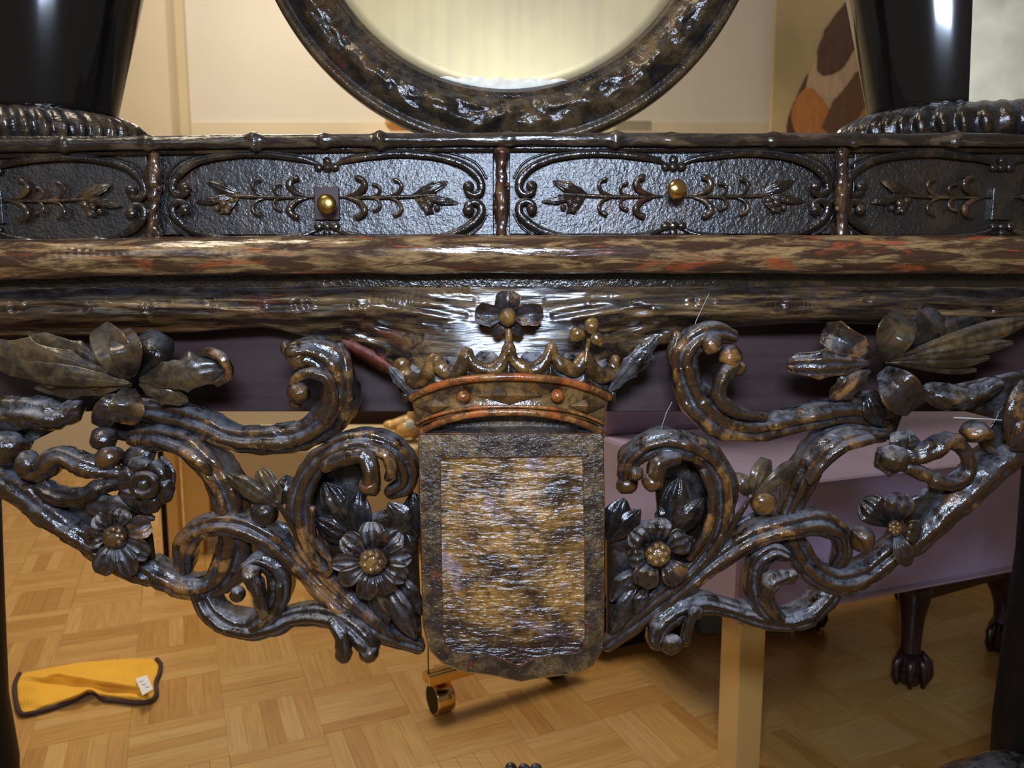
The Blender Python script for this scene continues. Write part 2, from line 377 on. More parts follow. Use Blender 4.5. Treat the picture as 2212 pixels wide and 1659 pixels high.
# ---------------------------------------------------------------- the carved console
con = empty('carved_console_table', (0, 0, 0), 'dark carved wooden console table with crowned shield, scrollwork apron and frieze drawers', 'table')
def yo(x):  # gentle sag of the frieze lines towards the left end
    t = max(0, (1106-x)/1106); return 14*t*t + 2*max(0, (x-1106)/1106)**2
def hmold(name, y0, r, mm, mat, step=9, ring=26, depth=.8, rough=.1, nf=45, knots=(), seed=0, x0=-130, x1=2340, bark=0.0, ys=1.0, parent=con):
    q = MB(); rows = []; n = int((x1-x0)/step)
    for i in range(n+1):
        x = x0+(x1-x0)*i/n; y = y0 + yo(x)*ys
        rr = r*(1+.06*noise.noise(Vector((x*.006, seed, 0))))
        for kx, ks in knots: rr += r*ks*math.exp(-((x-kx)/10)**2)
        c = P(x, y, mm); R = rr*S(mm); row = []
        for j in range(ring):
            th = 2*math.pi*j/ring
            p = c + Vector((0, -math.sin(th)*depth*R, math.cos(th)*R))
            k = rough*noise.noise(Vector((p.x*12, p.y*nf*2, p.z*nf*2))+Vector((seed, 0, 0))) + rough*.6*noise.noise(Vector((p.x*30, p.y*170, p.z*170)))
            if bark:
                a = noise.noise(Vector((p.x*9+seed, th*1.3, seed))); k -= bark*max(0, a-.12)
                k -= bark*.5*max(0, math.sin(p.x*900)*.5+.2)*max(0, noise.noise(Vector((p.x*7+9, th*1.2, seed+4)))-.2)*2
            row.append(p + Vector((0, -math.sin(th)*depth*R, math.cos(th)*R))*k)
        rows.append(row)
    q.grid(rows, close_v=True, cap=True); return q.build(name, mat, parent)
# carcass: table board, cove behind the rolls, back rail
def pboard(name, px0, py0, px1, py1, mm0, mm1, mat, parent=con, bev=.0006):
    a = P(px0, py1, mm0); b = P(px1, py0, mm0); q = MB()
    q.box(((a.x+b.x)/2, (mm0+mm1)/2000, (a.z+b.z)/2), b.x-a.x, abs(mm1-mm0)/1000, b.z-a.z)
    return q.build(name, mat, parent, smooth=False, bevel=bev)
ZT = P(1106, 286, 0).z                         # height of the table top
q = MB(); q.box((0, .24, ZT-.011), 1.40, .46, .020); q.build('table_top', M_dark, con, smooth=False, bevel=.002)
pboard('frieze_board', -200, 300, 2400, 620, 14, 34, M_dark)
pboard('rail', -260, 596, 2440, 889, 62, 82, M_rail, bev=.001)
hmold('top_molding', 302, 13.5, -4, M_twig, rough=.16, nf=70, knots=((140, .5), (320, .35), (550, .6), (700, .3), (820, .5), (1100, .2), (1330, .45), (1450, .2), (1670, .3), (1845, .4), (2060, .5)), seed=1, ring=22, step=5)
hmold('top_molding', 320, 9, 4, M_dark, rough=.1, seed=2, ring=16)
hmold('lower_molding', 517, 9, 2, M_twig, rough=.2, nf=70, knots=((60, .4), (210, .5), (465, .3), (2100, .8)), seed=3, ring=16, step=5, ys=.55)
hmold('roll_molding', 549, 41, -8, M_roll, depth=.75, rough=.04, bark=.10, seed=4, ring=56, step=4)
# stiles
for sx in (332, 1083, 1819):
    q = MB(); y0 = 330+yo(sx); y1 = 508+yo(sx)
    pts = [(sx, y0+(y1-y0)*t, -2, 14+3*math.sin(t*9+sx)) for t in [i/8 for i in range(9)]]
    tube(q, pts, step=4, ring=20, depth=.8, rough=.22, nf=120, facet=.05)
    ball(q, sx+13, y0+70, -4, 6); ball(q, sx-11, y0+120, -4, 6)
    q.build('stile', M_stile, con)
# drawers
def cart(q, cx, s, cy, outer, dx0=0):
    """half of a strapwork border: s=-1 left half, +1 right half"""
    r = 7.5
    pts = [(cx+s*22, cy-72, 5, 4), (cx+s*60, cy-84, 3, r), (cx+s*150, cy-93, 2, r), (cx+s*230, cy-88, 2, r), (cx+s*290, cy-72, 1, r+1),
           (cx+s*328, cy-42, 0, r+2), (cx+s*333, cy-14, 0, r+1), (cx+s*318, cy-4, -1, r), (cx+s*303, cy-12, -2, r), (cx+s*308, cy-24, -2, 8)]
    tube(q, pts, step=5, ring=12, depth=.7, rough=.08)
    pts = [(cx+s*24, cy+72, 5, 4), (cx+s*60, cy+84, 3, r), (cx+s*150, cy+93, 2, r), (cx+s*230, cy+89, 2, r), (cx+s*290, cy+72, 1, r+1),
           (cx+s*328, cy+44, 0, r+2), (cx+s*333, cy+20, 0, r+1), (cx+s*318, cy+10, -1, r), (cx+s*303, cy+18, -2, r), (cx+s*308, cy+30, -2, 8)]
    tube(q, pts, step=5, ring=12, depth=.7, rough=.08)
    ball(q, cx+s*306, cy-22, -2, 12, sd=.7); ball(q, cx+s*306, cy+28, -2, 12, sd=.7)
    for e in (-1, 1):                        # outer fine line
        pts = [(cx+s*30, cy+e*82, 7, 3), (cx+s*150, cy+e*104, 7, 3), (cx+s*250, cy+e*98, 7, 3), (cx+s*318, cy+e*76, 7, 3), (cx+s*345, cy+e*40, 7, 3)]
        tube(q, pts, step=8, ring=8, rough=.05)
def spray(q, cx, s, cy):
    st = [(cx+s*25, cy, 5, 3), (cx+s*110, cy+1, 4, 4), (cx+s*190, cy-2, 4, 4), (cx+s*235, cy-6, 4, 3)]
    tube(q, st, step=6, ring=10, rough=.05)
    for (bx, tx, h, w, bl) in ((40, 78, 42, 8, 9), (95, 112, 28, 4, 5), (130, 158, 38, 4.5, 6)):
        for e in (-1, 1):
            pts = [(cx+s*bx, cy+e*1, 5, 2.5), (cx+s*(bx+.55*(tx-bx)+6), cy+e*h*.22, 2, w*.7), (cx+s*(tx+3), cy+e*h*.6, 0, w), (cx+s*(tx-2), cy+e*h*.9, 0, w*.8), (cx+s*(tx-12), cy+e*h, 0, bl*.75)]
            tube(q, pts, step=4, ring=10, depth=.7, rough=.06)
    leaf(q, (cx+s*185, cy-4, 5), (cx+s*262, cy-34, 3), 13, bulge=4, cup=.2, lobes=3)
    leaf(q, (cx+s*200, cy-2, 5), (cx+s*285, cy+12, 3), 10, bulge=4, cup=.2, lobes=3)
    leaf(q, (cx+s*190, cy, 5), (cx+s*232, cy+36, 3), 9, bulge=4, cup=.2)
    for dx, dy, r in ((205, 8, 8), (222, 14, 9), (238, 24, 7), (216, 30, 7), (246, 8, 6)): ball(q, cx+s*dx, cy+dy, 2, r, sd=.8)
for x0, x1, cx, knob, plate in ((-80, 317, -22, None, True), (347, 1066, 706, (706, 441), True), (1100, 1804, 1455, (1462, 409), False), (1836, 2380, 2165, None, True)):
    dy = yo(max(cx, 200)); cy = 424+dy
    a = P(x0, 506+dy, 8); b = P(x1, 328+dy, 8); q = MB()
    q.box(((a.x+b.x)/2, .015, (a.z+b.z)/2), b.x-a.x, .016, b.z-a.z)
    dr = q.build('drawer', M_panel, con, smooth=False, bevel=.0008)
    q = MB(); cart(q, cx, -1, cy, 0); cart(q, cx, 1, cy, 0); q.build('strapwork_border', M_dark, dr)
    for s in (-1, 1):
        q = MB(); spray(q, cx, s, cy+(8 if knob else 0)*0); q.build('foliage_spray', M_spray, dr)
    if plate:
        q = MB(); a = P(cx-26, cy+50, 3); b = P(cx+26, cy-22, 3); q.box(((a.x+b.x)/2, .0045, (a.z+b.z)/2), b.x-a.x, .006, b.z-a.z)
        q.build('handle_plate', plain('plate_wood', (.035, .012, .010), .4, nscale=80, namp=.3) if knob else M_panel, dr, smooth=False, bevel=.001)
    for e in (-1, 1):
        q = MB()
        for kx in (-18, 0, 18): ball(q, cx+kx, cy+e*64, 5, 10, sd=.6)
        ball(q, cx, cy+e*78, 5, 9, sd=.6)
        q.build('rosette_carving', M_dark, dr)
    if knob:
        kx, ky = knob; q = MB(); R = 21*S(-22)
        rows = []
        for rr, dd in ((0.01, 1.0), (.35, .97), (.62, .86), (.84, .66), (.97, .36), (1, .1), (.9, -.12), (.6, -.3), (.33, -.5), (.3, -1.9)):
            c = P(kx, ky, -18); rows.append([c+Vector((rr*R*math.cos(t*math.pi/14), -dd*R*.62, rr*R*math.sin(t*math.pi/14))) for t in range(28)])
        q.grid(rows, close_v=True); kn = q.build('knob', M_brass if kx > 1000 else M_brass_dull, dr); kn['label'] = 'round brass knob'

# apron cove below the roll: a carved log bank that reaches down behind the crown
def yb(x):
    pts = [(-150, 716), (200, 716), (400, 712), (560, 702), (700, 728), (760, 752), (830, 800), (880, 862), (930, 900), (1000, 905), (1106, 905), (1220, 900), (1290, 880), (1335, 822), (1370, 780), (1430, 742), (1500, 706), (1760, 694), (2000, 700), (2350, 712)]
    for (a, b), (c, d) in zip(pts, pts[1:]):
        if a <= x <= c: t = (x-a)/(c-a); return b+(d-b)*(t*t*(3-2*t))
    return 712
gouges = []
for s in (-1, 1):
    for (ax, ay, bx, by, w, dp) in ((330, 24, 226, 60, 7, 2.6), (352, 44, 240, 88, 7, 2.8), (300, 8, 150, 44, 6, 2.2), (260, -8, 96, 22, 6, 2), (370, 70, 268, 104, 7, 2.5), (210, -22, 80, -10, 6, 1.8), (290, 40, 190, 66, 5, 2.4), (240, 20, 140, 38, 5, 2.2), (400, 32, 320, 20, 8, 2.2), (330, 92, 300, 112, 7, 2)):
        gouges.append((1100+s*ax, 660+ay, 1100+s*bx, 660+by, w, dp))
for k in range(9): gouges.append((812+k*13, 614, 806+k*13, 650, 4.2, 2.2))
for xx in (945, 968, 1003): gouges.append((xx, 604, xx+3, 628, 6, 2))
for (ax, ay, bx, by) in ((240, 640, 360, 648), (470, 652, 560, 660), (540, 694, 640, 700), (640, 690, 770, 702), (60, 652, 180, 660), (1560, 652, 1660, 640), (1770, 640, 1860, 634), (1900, 640, 2010, 630), (1540, 690, 1660, 682), (2000, 664, 2140, 670), (330, 682, 460, 690), (1380, 640, 1280, 650)): gouges.append((ax, ay, bx, by, 7, 2.6))
for xx, yy in ((455, 650), (640, 655), (665, 655), (765, 660), (630, 690), (28, 655), (320, 660), (1872, 645), (1500, 650), (1690, 655)): gouges.append((xx, yy-4, xx, yy+4, 7, 2.4))
for k in range(14): gouges.append((1500+k*9+160, 655, 1500+k*9+160, 662, 2.6, 1.4)); gouges.append((440+k*11, 636, 436+k*11, 642, 3, 1.5))
q = MB(); rows = []; NX, NY = 560, 52
for i in range(NX+1):
    x = -140+2490*i/NX; y1 = yb(x)+yo(x)*.6; y0 = 588+yo(x)*.7; row = []
    cw = math.exp(-((x-1100)/230)**4)
    gs = [g for g in gouges if min(g[0], g[2])-25 < x < max(g[0], g[2])+25]
    for j in range(NY+1):
        v = j/NY; y = y0+(y1-y0)*v
        yy = y - yo(x)*.6
        log = 16 - 22*math.exp(-((yy-662)/34)**4) + 14*max(0, (yy-690)/60)*(1-cw)
        cove = 18 - 30*max(0, min(1, (yy-600)/280))**.8
        mm = log*(1-cw)+cove*cw
        # bark relief
        mm += (2.0-1.2*cw)*noise.noise(Vector((x*.008, yy*.06, 3))) + (1.2-.6*cw)*noise.noise(Vector((x*.02, yy*.17, 8)))
        for gx0, gy0, gx1, gy1, w, dp in gs:
            dx, dy = gx1-gx0, gy1-gy0; L2 = dx*dx+dy*dy+1e-6
            t = max(0, min(1, ((x-gx0)*dx+(yy-gy0)*dy)/L2)); d2 = (x-gx0-t*dx)**2+(yy-gy0-t*dy)**2
            mm += dp*math.exp(-d2/(w*w)) * (.4+.6*math.sin(math.pi*min(max(t, .1), .9))) - dp*.35*math.exp(-(math.sqrt(d2)-w*1.7)**2/(w*w*.3))
        row.append(P(x, y, mm))
    row = [P(x, y0, 52)] + row + [P(x, y1+3, mm+6), P(x, y1+1, 50)]
    rows.append(row)
q.grid(rows, close_v=True, cap=True)
apron = q.build('apron', M_log, con)
apron['label'] = 'bark carved apron bank'
q = MB(); rr = []
for i in range(25):
    t = i/24; x = 738+110*t; yc = 742+58*t**1.4
    rr.append([P(x, yc-8-5*math.sin(math.pi*t)+14*noise.noise(Vector((x*.09, 0, 0))), 6), P(x, yc+5+10*noise.noise(Vector((x*.11, 7, 0))), 7), P(x, yc+12+8*math.sin(math.pi*t), 16), P(x, yc-14, 20)])
q.grid(rr, close_v=True, cap=True); o = q.build('broken_edge', M_red, con); o['label'] = 'raw red broken edge'

# ---- crown
def ctop(x): t = (x-1102)/208; return 812+42*t*t*(.6+.4*t*t)
def cdep(x, amp=34, base=-12): t = max(-1, min(1, (x-1102)/216)); return base - amp*math.sqrt(max(0, 1-t*t))
crown = MB(); rows = []
for i in range(61):
    x = 1102 - 212*math.cos(math.pi*i/60); t = (x-1102)/212; row = []
    for j in range(13):
        v = j/12; y = ctop(x)+6 + (70-8*t*t)*v; xx = 1102+(x-1102)*(1-.045*v)
        row.append(P(xx, y, cdep(x)+4*math.sin(math.pi*v)))
    row += [P(1102+(x-1102)*.9, y, 10), P(1102+(x-1102)*.95, ctop(x), 10)]
    rows.append(row)
crown.grid(rows, close_v=True, cap=True); cr = crown.build('crown', M_crown, con); cr['label'] = 'carved coronet above the shield'
for nm, dy, sc, r in (('upper_rim', 2, 1.0, 8.5), ('lower_rim', 78, .945, 8), ('fillet', 66, .96, 4)):
    q = MB(); pts = []
    for i in range(31):
        x = 1102 - 212*math.cos(math.pi*i/30); t = (x-1102)/212
        pts.append((1102+(x-1102)*sc, ctop(x)+dy-8*t*t*(dy/80)+(12*t*t if nm == 'lower_rim' else 0), cdep(x)-3, r))
    tube(q, pts, step=7, ring=14, rough=.06); q.build('rim', M_rim, cr)
for lx, w in ((1100, 74), (935, 40), (1268, 40)):
    q = MB(); ly = ctop(lx)+42; c = (lx, ly, cdep(lx)-6); h = 20 if w > 50 else 17
    T = [P(lx-w, ly, cdep(lx-w)+2), P(lx, ly-h, cdep(lx)), P(lx+w, ly, cdep(lx+w)+2), P(lx, ly+h, cdep(lx))]
    b0 = [Vector(p)+Vector((0, .006, 0)) for p in T]; b = len(q.v)
    for p in T+b0+[P(lx, ly, cdep(lx)-9)]: q.v.append(tuple(p))
    for k in range(4):
        q.f.append((k, (k+1) % 4, 8)); q.m.append(0); q.f.append((k, k+4, (k+1) % 4+4, (k+1) % 4)); q.m.append(0)
    q.f.append((4, 5, 6, 7)); q.m.append(0)
    q.build('lozenge', M_crown, cr, smooth=False, bevel=.0006)
for bx, by in ((1001, 856), (1204, 855)):
    q = MB(); ball(q, bx, by, cdep(bx)-3, 15, rough=.02); q.build('bead', M_rim, cr)
# scalloped ribbon of the coronet
sc = [(868, 786), (874, 806), (893, 822), (915, 818), (930, 796), (938, 772), (948, 788), (962, 801), (985, 806), (1002, 788), (1010, 758),
      (1016, 774), (1030, 792), (1052, 800), (1072, 796), (1088, 775), (1099, 748), (1110, 775), (1126, 792), (1150, 799), (1170, 790), (1183, 768), (1190, 748),
      (1200, 772), (1214, 788), (1238, 798), (1254, 786), (1264, 766), (1272, 786), (1286, 806), (1306, 812), (1322, 800), (1330, 776)]
q = MB(); pts = []
for x, y in sc:
    pts.append((x, y, cdep(x, 30, 0)-2, 12.5 + (4 if y > 785 else -1)))
tube(q, pts, step=4, ring=16, depth=.8, rough=.12, nf=90, groove=.12); q.build('scalloped_ribbon', M_crown, cr)
q = MB(); rows = []                            # body of the coronet between ribbon and rim
fsc = spline([(a, b_, 0, 0) for a, b_ in sc], 4)
for x, y, *_ in fsc:
    d0 = cdep(x, 30, 0)
    rows.append([P(x, y+2, d0+5), P(x, y+8, d0+4), P(x, (y+ctop(x))/2+6, d0+1), P(x, max(ctop(x)+4, y+12), cdep(x)+6), P(x, max(ctop(x)+6, y+14), 12), P(x, y+4, 14)])
q.grid(rows, close_v=True, cap=True); q.build('coronet_shell', M_carve_dusty, cr)
for k, (x, y, r) in enumerate(((903, 800, 20), (973, 786, 22), (1051, 778, 27), (1150, 778, 27), (1237, 778, 24), (1298, 790, 22))):
    q = MB(); rows = []                        # shallow dusty pocket behind each scallop
    for i in range(15):
        t = -1+2*i/14; rows.append([P(x+t*r*(1-.45*v*v), y+r*.75*math.sqrt(max(0, 1-t*t))*(1-v)-v*(4+r*.55), cdep(x, 30, 0)+4+20*v**.8) for v in (0, .15, .3, .5, .7, .85, 1)])
    q.grid(rows); q.build('scallop_pocket', M_carve_dusty, cr)
fl = MB(); tube(fl, [(1099, 760, -30, 14), (1099, 735, -26, 9), (1098, 700, -22, 9), (1098, 690, -20, 10)], step=4, rough=.08, groove=.1); ff = fl.build('cross_stem', M_crown, cr)
fin = MB(); ball(fin, 1097, 685, -34, 21, rough=.04); fin = fin.build('finial_flower', M_crown, cr); fin['label'] = 'central cross flower of the coronet'
def cpetals(cx, cy, mm, spec, mat, parent, name='petal', **kw):
    for (ang, l, w) in spec:
        a = math.radians(ang); q = MB(); k = dict(bulge=5, cup=-.35, ribs=3, rib_amp=.08, tipw=.35, peak=.62, basew=.25, nu=18, nv=13); k.update(kw)
        leaf(q, (cx+math.cos(a)*8, cy-math.sin(a)*8, mm+3), (cx+math.cos(a)*l, cy-math.sin(a)*l, mm+1), w, **k)
        q.build(name, mat, parent)
q = MB()
for dx, dy, w in ((0, -40, 32), (-50, -6, 28), (54, -6, 28)):
    L = math.hypot(dx, dy); leaf(q, (1097+dx*.15, 685+dy*.15, -24), (1097+dx*1.42, 685+dy*1.42, -26), w, bulge=4, cup=-.5, lobes=2, lobe_amp=.2, tipw=.4, basew=.3, peak=.65)
for dx, dy, w in ((-30, 36, 15), (30, 36, 15)):
    leaf(q, (1097+dx*.2, 685+dy*.2, -24), (1097+dx*1.1, 685+dy*1.1, -20), w, bulge=4, cup=-.3, tipw=.3, basew=.3)
q.build('petals', M_carve, cr)
q = MB(); tube(q, [(1265, 780, -26, 7), (1268, 755, -24, 5), (1272, 735, -24, 5)], step=4, rough=.05)
for x, y, r in ((1247, 722, 18), (1279, 704, 17), (1290, 732, 14), (1297, 741, 8)): ball(q, x, y, -26, r, sd=.6, rough=.12)
q.build('clover_finial', M_crown, cr)
# ---- neck and shield
q = MB(); rows = []
for i in range(49):
    x = 905+398*i/48; t = (x-1104)/200; row = []
    for j in range(15):
        v = j/14; ya = 880+30*t*t+2; y = ya+(938-ya)*v
        mm = -30 - 8*(1-t*t) + 22*math.sin(math.pi*min(1, v*1.02)*.5)*(1-v)*1.4 - 4*v + (3 if .62 < v < .72 else 0)
        row.append(P(x, y, mm))
    row += [P(x, 940, 12), P(x, ya, 12)]; rows.append(row)
q.grid(rows, close_v=True, cap=True); q.build('neck', M_shield, con)
def resample(pts, n):
    pts = pts+[pts[0]]; L = [0]
    for a, b in zip(pts, pts[1:]): L.append(L[-1]+math.dist(a, b))
    out = []; k = 0
    for i in range(n):
        d = L[-1]*i/n
        while L[k+1] < d: k += 1
        t = (d-L[k])/(L[k+1]-L[k]); a, b = pts[k], pts[k+1]; out.append((a[0]+(b[0]-a[0])*t, a[1]+(b[1]-a[1])*t))
    return out
def angular(pts, n, c):                        # resample by angle about c so outer and inner loops match
    out = []; m = len(pts); ang = [math.atan2(p[1]-c[1], p[0]-c[0]) for p in pts]
    for i in range(n):
        a = -math.pi+2*math.pi*i/n; dx, dy = math.cos(a), math.sin(a); best = None
        for k in range(m):
            p, r = pts[k], pts[(k+1) % m]; ex, ey = r[0]-p[0], r[1]-p[1]; den = dx*ey-dy*ex
            if abs(den) < 1e-9: continue
            t = ((p[0]-c[0])*ey-(p[1]-c[1])*ex)/den; s = ((p[0]-c[0])*dy-(p[1]-c[1])*dx)/den
            if t > 0 and -1e-6 <= s <= 1+1e-6 and (best is None or t < best): best = t
        out.append((c[0]+dx*best, c[1]+dy*best))
    return out
SO = [(903, 938), (1304, 935), (1307, 1100), (1306, 1360), (1302, 1405), (1280, 1440), (1245, 1456), (1190, 1462), (1150, 1468), (1125, 1473), (1100, 1468), (1060, 1459), (1000, 1452), (955, 1434), (925, 1402), (913, 1350), (908, 1150)]
SI = [(951, 990), (1258, 985), (1262, 1150), (1263, 1380), (1258, 1402), (1240, 1413), (1200, 1414), (1160, 1420), (1138, 1430), (1122, 1441), (1106, 1432), (1080, 1421), (1040, 1413), (985, 1410), (966, 1398), (957, 1370), (953, 1150)]
cc = (1108, 1200); NS = 220
A = angular(SO, NS, cc); B = angular(SI, NS, cc)
def ring3(L, s, mm):
    return [P(cc[0]+(x-cc[0])*s, cc[1]+(y-cc[1])*s, mm) for x, y in L]
q = MB()
rows = [ring3(A, .99, -4), ring3(A, .995, -38)]; q.grid(rows, close_v=True, mat=1)
rows = [ring3(A, .997, -38), ring3(A, 1.0, -42), ring3(A, .992, -44.5)]; q.grid(rows, close_v=True, mat=2)
rows = [ring3(A, .992, -44.5)]
for k in range(1, 5):
    t = k/5; rows.append([P(a[0]+(b[0]-a[0])*t, a[1]+(b[1]-a[1])*t, -44.8+.5*noise.noise(Vector((a[0]*.03, a[1]*.03, t*3)))) for a, b in zip(A, B)])
rows.append(ring3(B, 1.004, -44.8)); q.grid(rows, close_v=True, mat=0)
rows = [ring3(B, 1.004, -44.8), ring3(B, .999, -44.2), ring3(B, .994, -41)]; q.grid(rows, close_v=True, mat=2)
b0 = len(q.v); q.v.extend([tuple(p) for p in ring3(A, .99, -4)]); q.f.append(tuple(range(b0, b0+NS))); q.m.append(0)
shield = q.build('shield', [M_shield, M_red, M_rim], con); shield['label'] = 'blank shield with raised border'
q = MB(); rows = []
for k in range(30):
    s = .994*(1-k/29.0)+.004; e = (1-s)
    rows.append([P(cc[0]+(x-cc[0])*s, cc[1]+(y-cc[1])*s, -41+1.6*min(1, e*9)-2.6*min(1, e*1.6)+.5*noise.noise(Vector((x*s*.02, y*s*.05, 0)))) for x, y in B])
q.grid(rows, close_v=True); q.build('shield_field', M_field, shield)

# ---- scrolls of the pierced apron. each: (px, py, mm, radius)
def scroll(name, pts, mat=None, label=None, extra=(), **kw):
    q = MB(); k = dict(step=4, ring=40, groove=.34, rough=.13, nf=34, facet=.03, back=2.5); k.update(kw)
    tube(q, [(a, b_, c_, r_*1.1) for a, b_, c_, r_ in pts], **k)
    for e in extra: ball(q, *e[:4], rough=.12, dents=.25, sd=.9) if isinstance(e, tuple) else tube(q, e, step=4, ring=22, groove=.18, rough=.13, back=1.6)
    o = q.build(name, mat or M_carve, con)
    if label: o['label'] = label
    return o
# left side
scroll('scroll', [(318, 890, 4, 24), (380, 902, 0, 27), (440, 920, -4, 28), (505, 948, -6, 26), (570, 952, -8, 30), (640, 946, -8, 30), (700, 915, -10, 38), (732, 870, -12, 34), (733, 820, -14, 32), (712, 780, -16, 34), (675, 762, -20, 32), (640, 763, -24, 26)],
       extra=((645, 775, -24, 24), (622, 752, -20, 16), (648, 848, -26, 26), (638, 872, -18, 14),
              [(705, 905, -26, 14), (722, 860, -30, 12), (706, 818, -32, 13), (672, 806, -32, 13), (640, 818, -30, 11), (632, 845, -28, 9)], [(742, 900, -18, 12), (752, 850, -20, 12), (748, 790, -18, 14), (735, 750, -14, 12)]))
scroll('scroll', [(296, 948, 0, 22), (340, 948, -8, 28), (400, 962, -10, 30), (452, 1010, -8, 30), (484, 1065, -6, 32), (497, 1115, -6, 32), (510, 1165, -2, 34), (500, 1220, 2, 38), (462, 1262, 4, 30), (410, 1270, 4, 26), (360, 1252, 4, 26), (322, 1228, 4, 24)],
       extra=([(330, 950, -26, 8), (400, 975, -28, 13), (436, 1002, -28, 12), (452, 1020, -24, 7)],))
scroll('scroll', [(398, 1225, 8, 20), (398, 1185, 0, 22), (420, 1150, -8, 24), (465, 1133, -14, 24), (520, 1136, -16, 25), (570, 1160, -16, 26), (612, 1192, -14, 22), (650, 1230, -12, 19), (700, 1282, -10, 20), (760, 1330, -8, 20), (830, 1372, -6, 19), (905, 1398, 0, 15)])
scroll('scroll', [(432, 1268, 2, 22), (445, 1305, 0, 25), (480, 1342, -2, 25), (530, 1358, -4, 24), (585, 1350, -6, 25), (640, 1330, -6, 22), (700, 1328, -8, 24), (748, 1350, -14, 24), (785, 1385, -20, 22), (798, 1405, -22, 18)], mat=M_carve_dusty,
       extra=((797, 1412, -24, 23), (743, 1412, -22, 21), [(720, 1345, -22, 15), (738, 1375, -26, 18), (742, 1405, -26, 17)]))
scroll('scroll', [(552, 1350, -8, 20), (585, 1322, -10, 24), (606, 1275, -10, 26), (596, 1230, -10, 24), (560, 1212, -14, 20), (530, 1225, -18, 12)], mat=M_carve_dusty,
       extra=((514, 1282, -20, 19), (542, 1240, -26, 22), [(540, 1245, -28, 19), (560, 1285, -28, 17), (568, 1325, -22, 15)]))
scroll('scroll', [(866, 1392, -6, 8), (800, 1335, -14, 12), (745, 1285, -14, 14), (695, 1232, -14, 16), (662, 1180, -14, 20), (648, 1120, -14, 25), (650, 1060, -14, 25), (676, 1008, -16, 25), (722, 970, -18, 26), (775, 952, -18, 25), (830, 962, -16, 26), (872, 1000, -12, 25), (878, 1040, -8, 24), (845, 1062, -8, 16)],
       extra=([(700, 1010, -34, 12), (740, 990, -38, 18), (780, 985, -40, 19), (800, 1010, -42, 20), (802, 1045, -40, 22)], (798, 1050, -40, 25), [(800, 970, -32, 12), (835, 985, -34, 14), (845, 1015, -34, 14), (838, 1032, -30, 10)],
              [(706, 1240, -28, 9), (715, 1215, -30, 7), (676, 1160, -30, 9), (675, 1100, -30, 8)]))
scroll('scroll', [(-120, 985, 6, 26), (-40, 1010, 6, 26), (20, 1045, 4, 30), (75, 1085, 2, 30), (125, 1125, 2, 28), (185, 1165, 2, 26), (250, 1215, 2, 24), (320, 1245, 2, 22)], mat=M_carve, groove=.18)
# right side
scroll('scroll', [(1905, 898, 4, 24), (1840, 890, 0, 27), (1770, 898, -4, 27), (1690, 915, -6, 28), (1610, 925, -8, 28), (1550, 905, -10, 34), (1508, 868, -12, 34), (1482, 815, -14, 30), (1478, 768, -16, 28), (1505, 735, -20, 28), (1548, 722, -22, 24), (1580, 728, -20, 16)],
       extra=((1538, 742, -30, 26), (1578, 772, -28, 26), (1590, 795, -26, 20), [(1585, 790, -28, 20), (1560, 820, -32, 16), (1555, 860, -32, 16), (1590, 890, -28, 14), (1650, 900, -22, 10)], [(1470, 800, -20, 10), (1452, 770, -18, 12), (1462, 725, -16, 12)]))
scroll('scroll', [(1905, 940, 0, 14), (1870, 940, -8, 20), (1820, 945, -10, 26), (1775, 975, -8, 28), (1742, 1020, -6, 28), (1720, 1070, -4, 24), (1702, 1110, -4, 20)],
       extra=([(1880, 950, -24, 12), (1830, 962, -26, 12), (1790, 990, -24, 11), (1750, 1040, -20, 9)],))
scroll('scroll', [(1312, 1395, 0, 14), (1380, 1345, -6, 17), (1450, 1290, -10, 20), (1510, 1240, -12, 21), (1570, 1195, -12, 22), (1630, 1160, -14, 26), (1700, 1140, -16, 24), (1765, 1128, -14, 26), (1812, 1150, -10, 22), (1822, 1190, -2, 18), (1808, 1222, 4, 14)])
scroll('scroll', [(1700, 1140, 2, 24), (1718, 1185, 2, 28), (1750, 1228, 0, 28), (1800, 1255, -2, 27), (1860, 1245, 0, 26), (1910, 1210, 2, 26), (1960, 1165, 2, 24)])
scroll('scroll', [(1800, 1262, 4, 18), (1785, 1290, 2, 24), (1755, 1322, 0, 24), (1705, 1342, -2, 22), (1640, 1335, -4, 20), (1580, 1318, -6, 20), (1520, 1305, -8, 22), (1465, 1318, -12, 24), (1428, 1350, -16, 24), (1418, 1385, -18, 20)], mat=M_carve_dusty,
       extra=((1450, 1392, -26, 24), (1418, 1388, -20, 18), (1480, 1385, -18, 14), [(1500, 1320, -24, 14), (1488, 1350, -26, 12), (1482, 1380, -24, 12)], (1505, 1322, -22, 16)))
scroll('scroll', [(1680, 1335, -6, 18), (1650, 1310, -8, 22), (1632, 1260, -10, 22), (1640, 1215, -10, 22), (1668, 1192, -12, 20), (1695, 1200, -14, 14)], mat=M_carve_dusty,
       extra=((1706, 1246, -26, 18), [(1706, 1246, -26, 16), (1672, 1255, -30, 20), (1655, 1290, -28, 18), (1675, 1325, -18, 14)]))
scroll('scroll', [(1330, 1372, -4, 8), (1400, 1310, -12, 13), (1460, 1262, -14, 16), (1515, 1205, -14, 20), (1550, 1150, -14, 25), (1562, 1090, -14, 27), (1556, 1030, -14, 28), (1520, 982, -18, 29), (1465, 958, -20, 29), (1410, 960, -18, 27), (1365, 990, -14, 24), (1352, 1025, -10, 18)],
       extra=([(1460, 990, -36, 16), (1425, 1000, -40, 20), (1415, 1030, -40, 20), (1412, 1050, -38, 14)], (1410, 1040, -40, 24), (1372, 1022, -32, 18), (1355, 1046, -8, 24), [(1520, 1020, -26, 9), (1540, 1080, -28, 10), (1525, 1150, -26, 10), (1490, 1205, -24, 9)]))
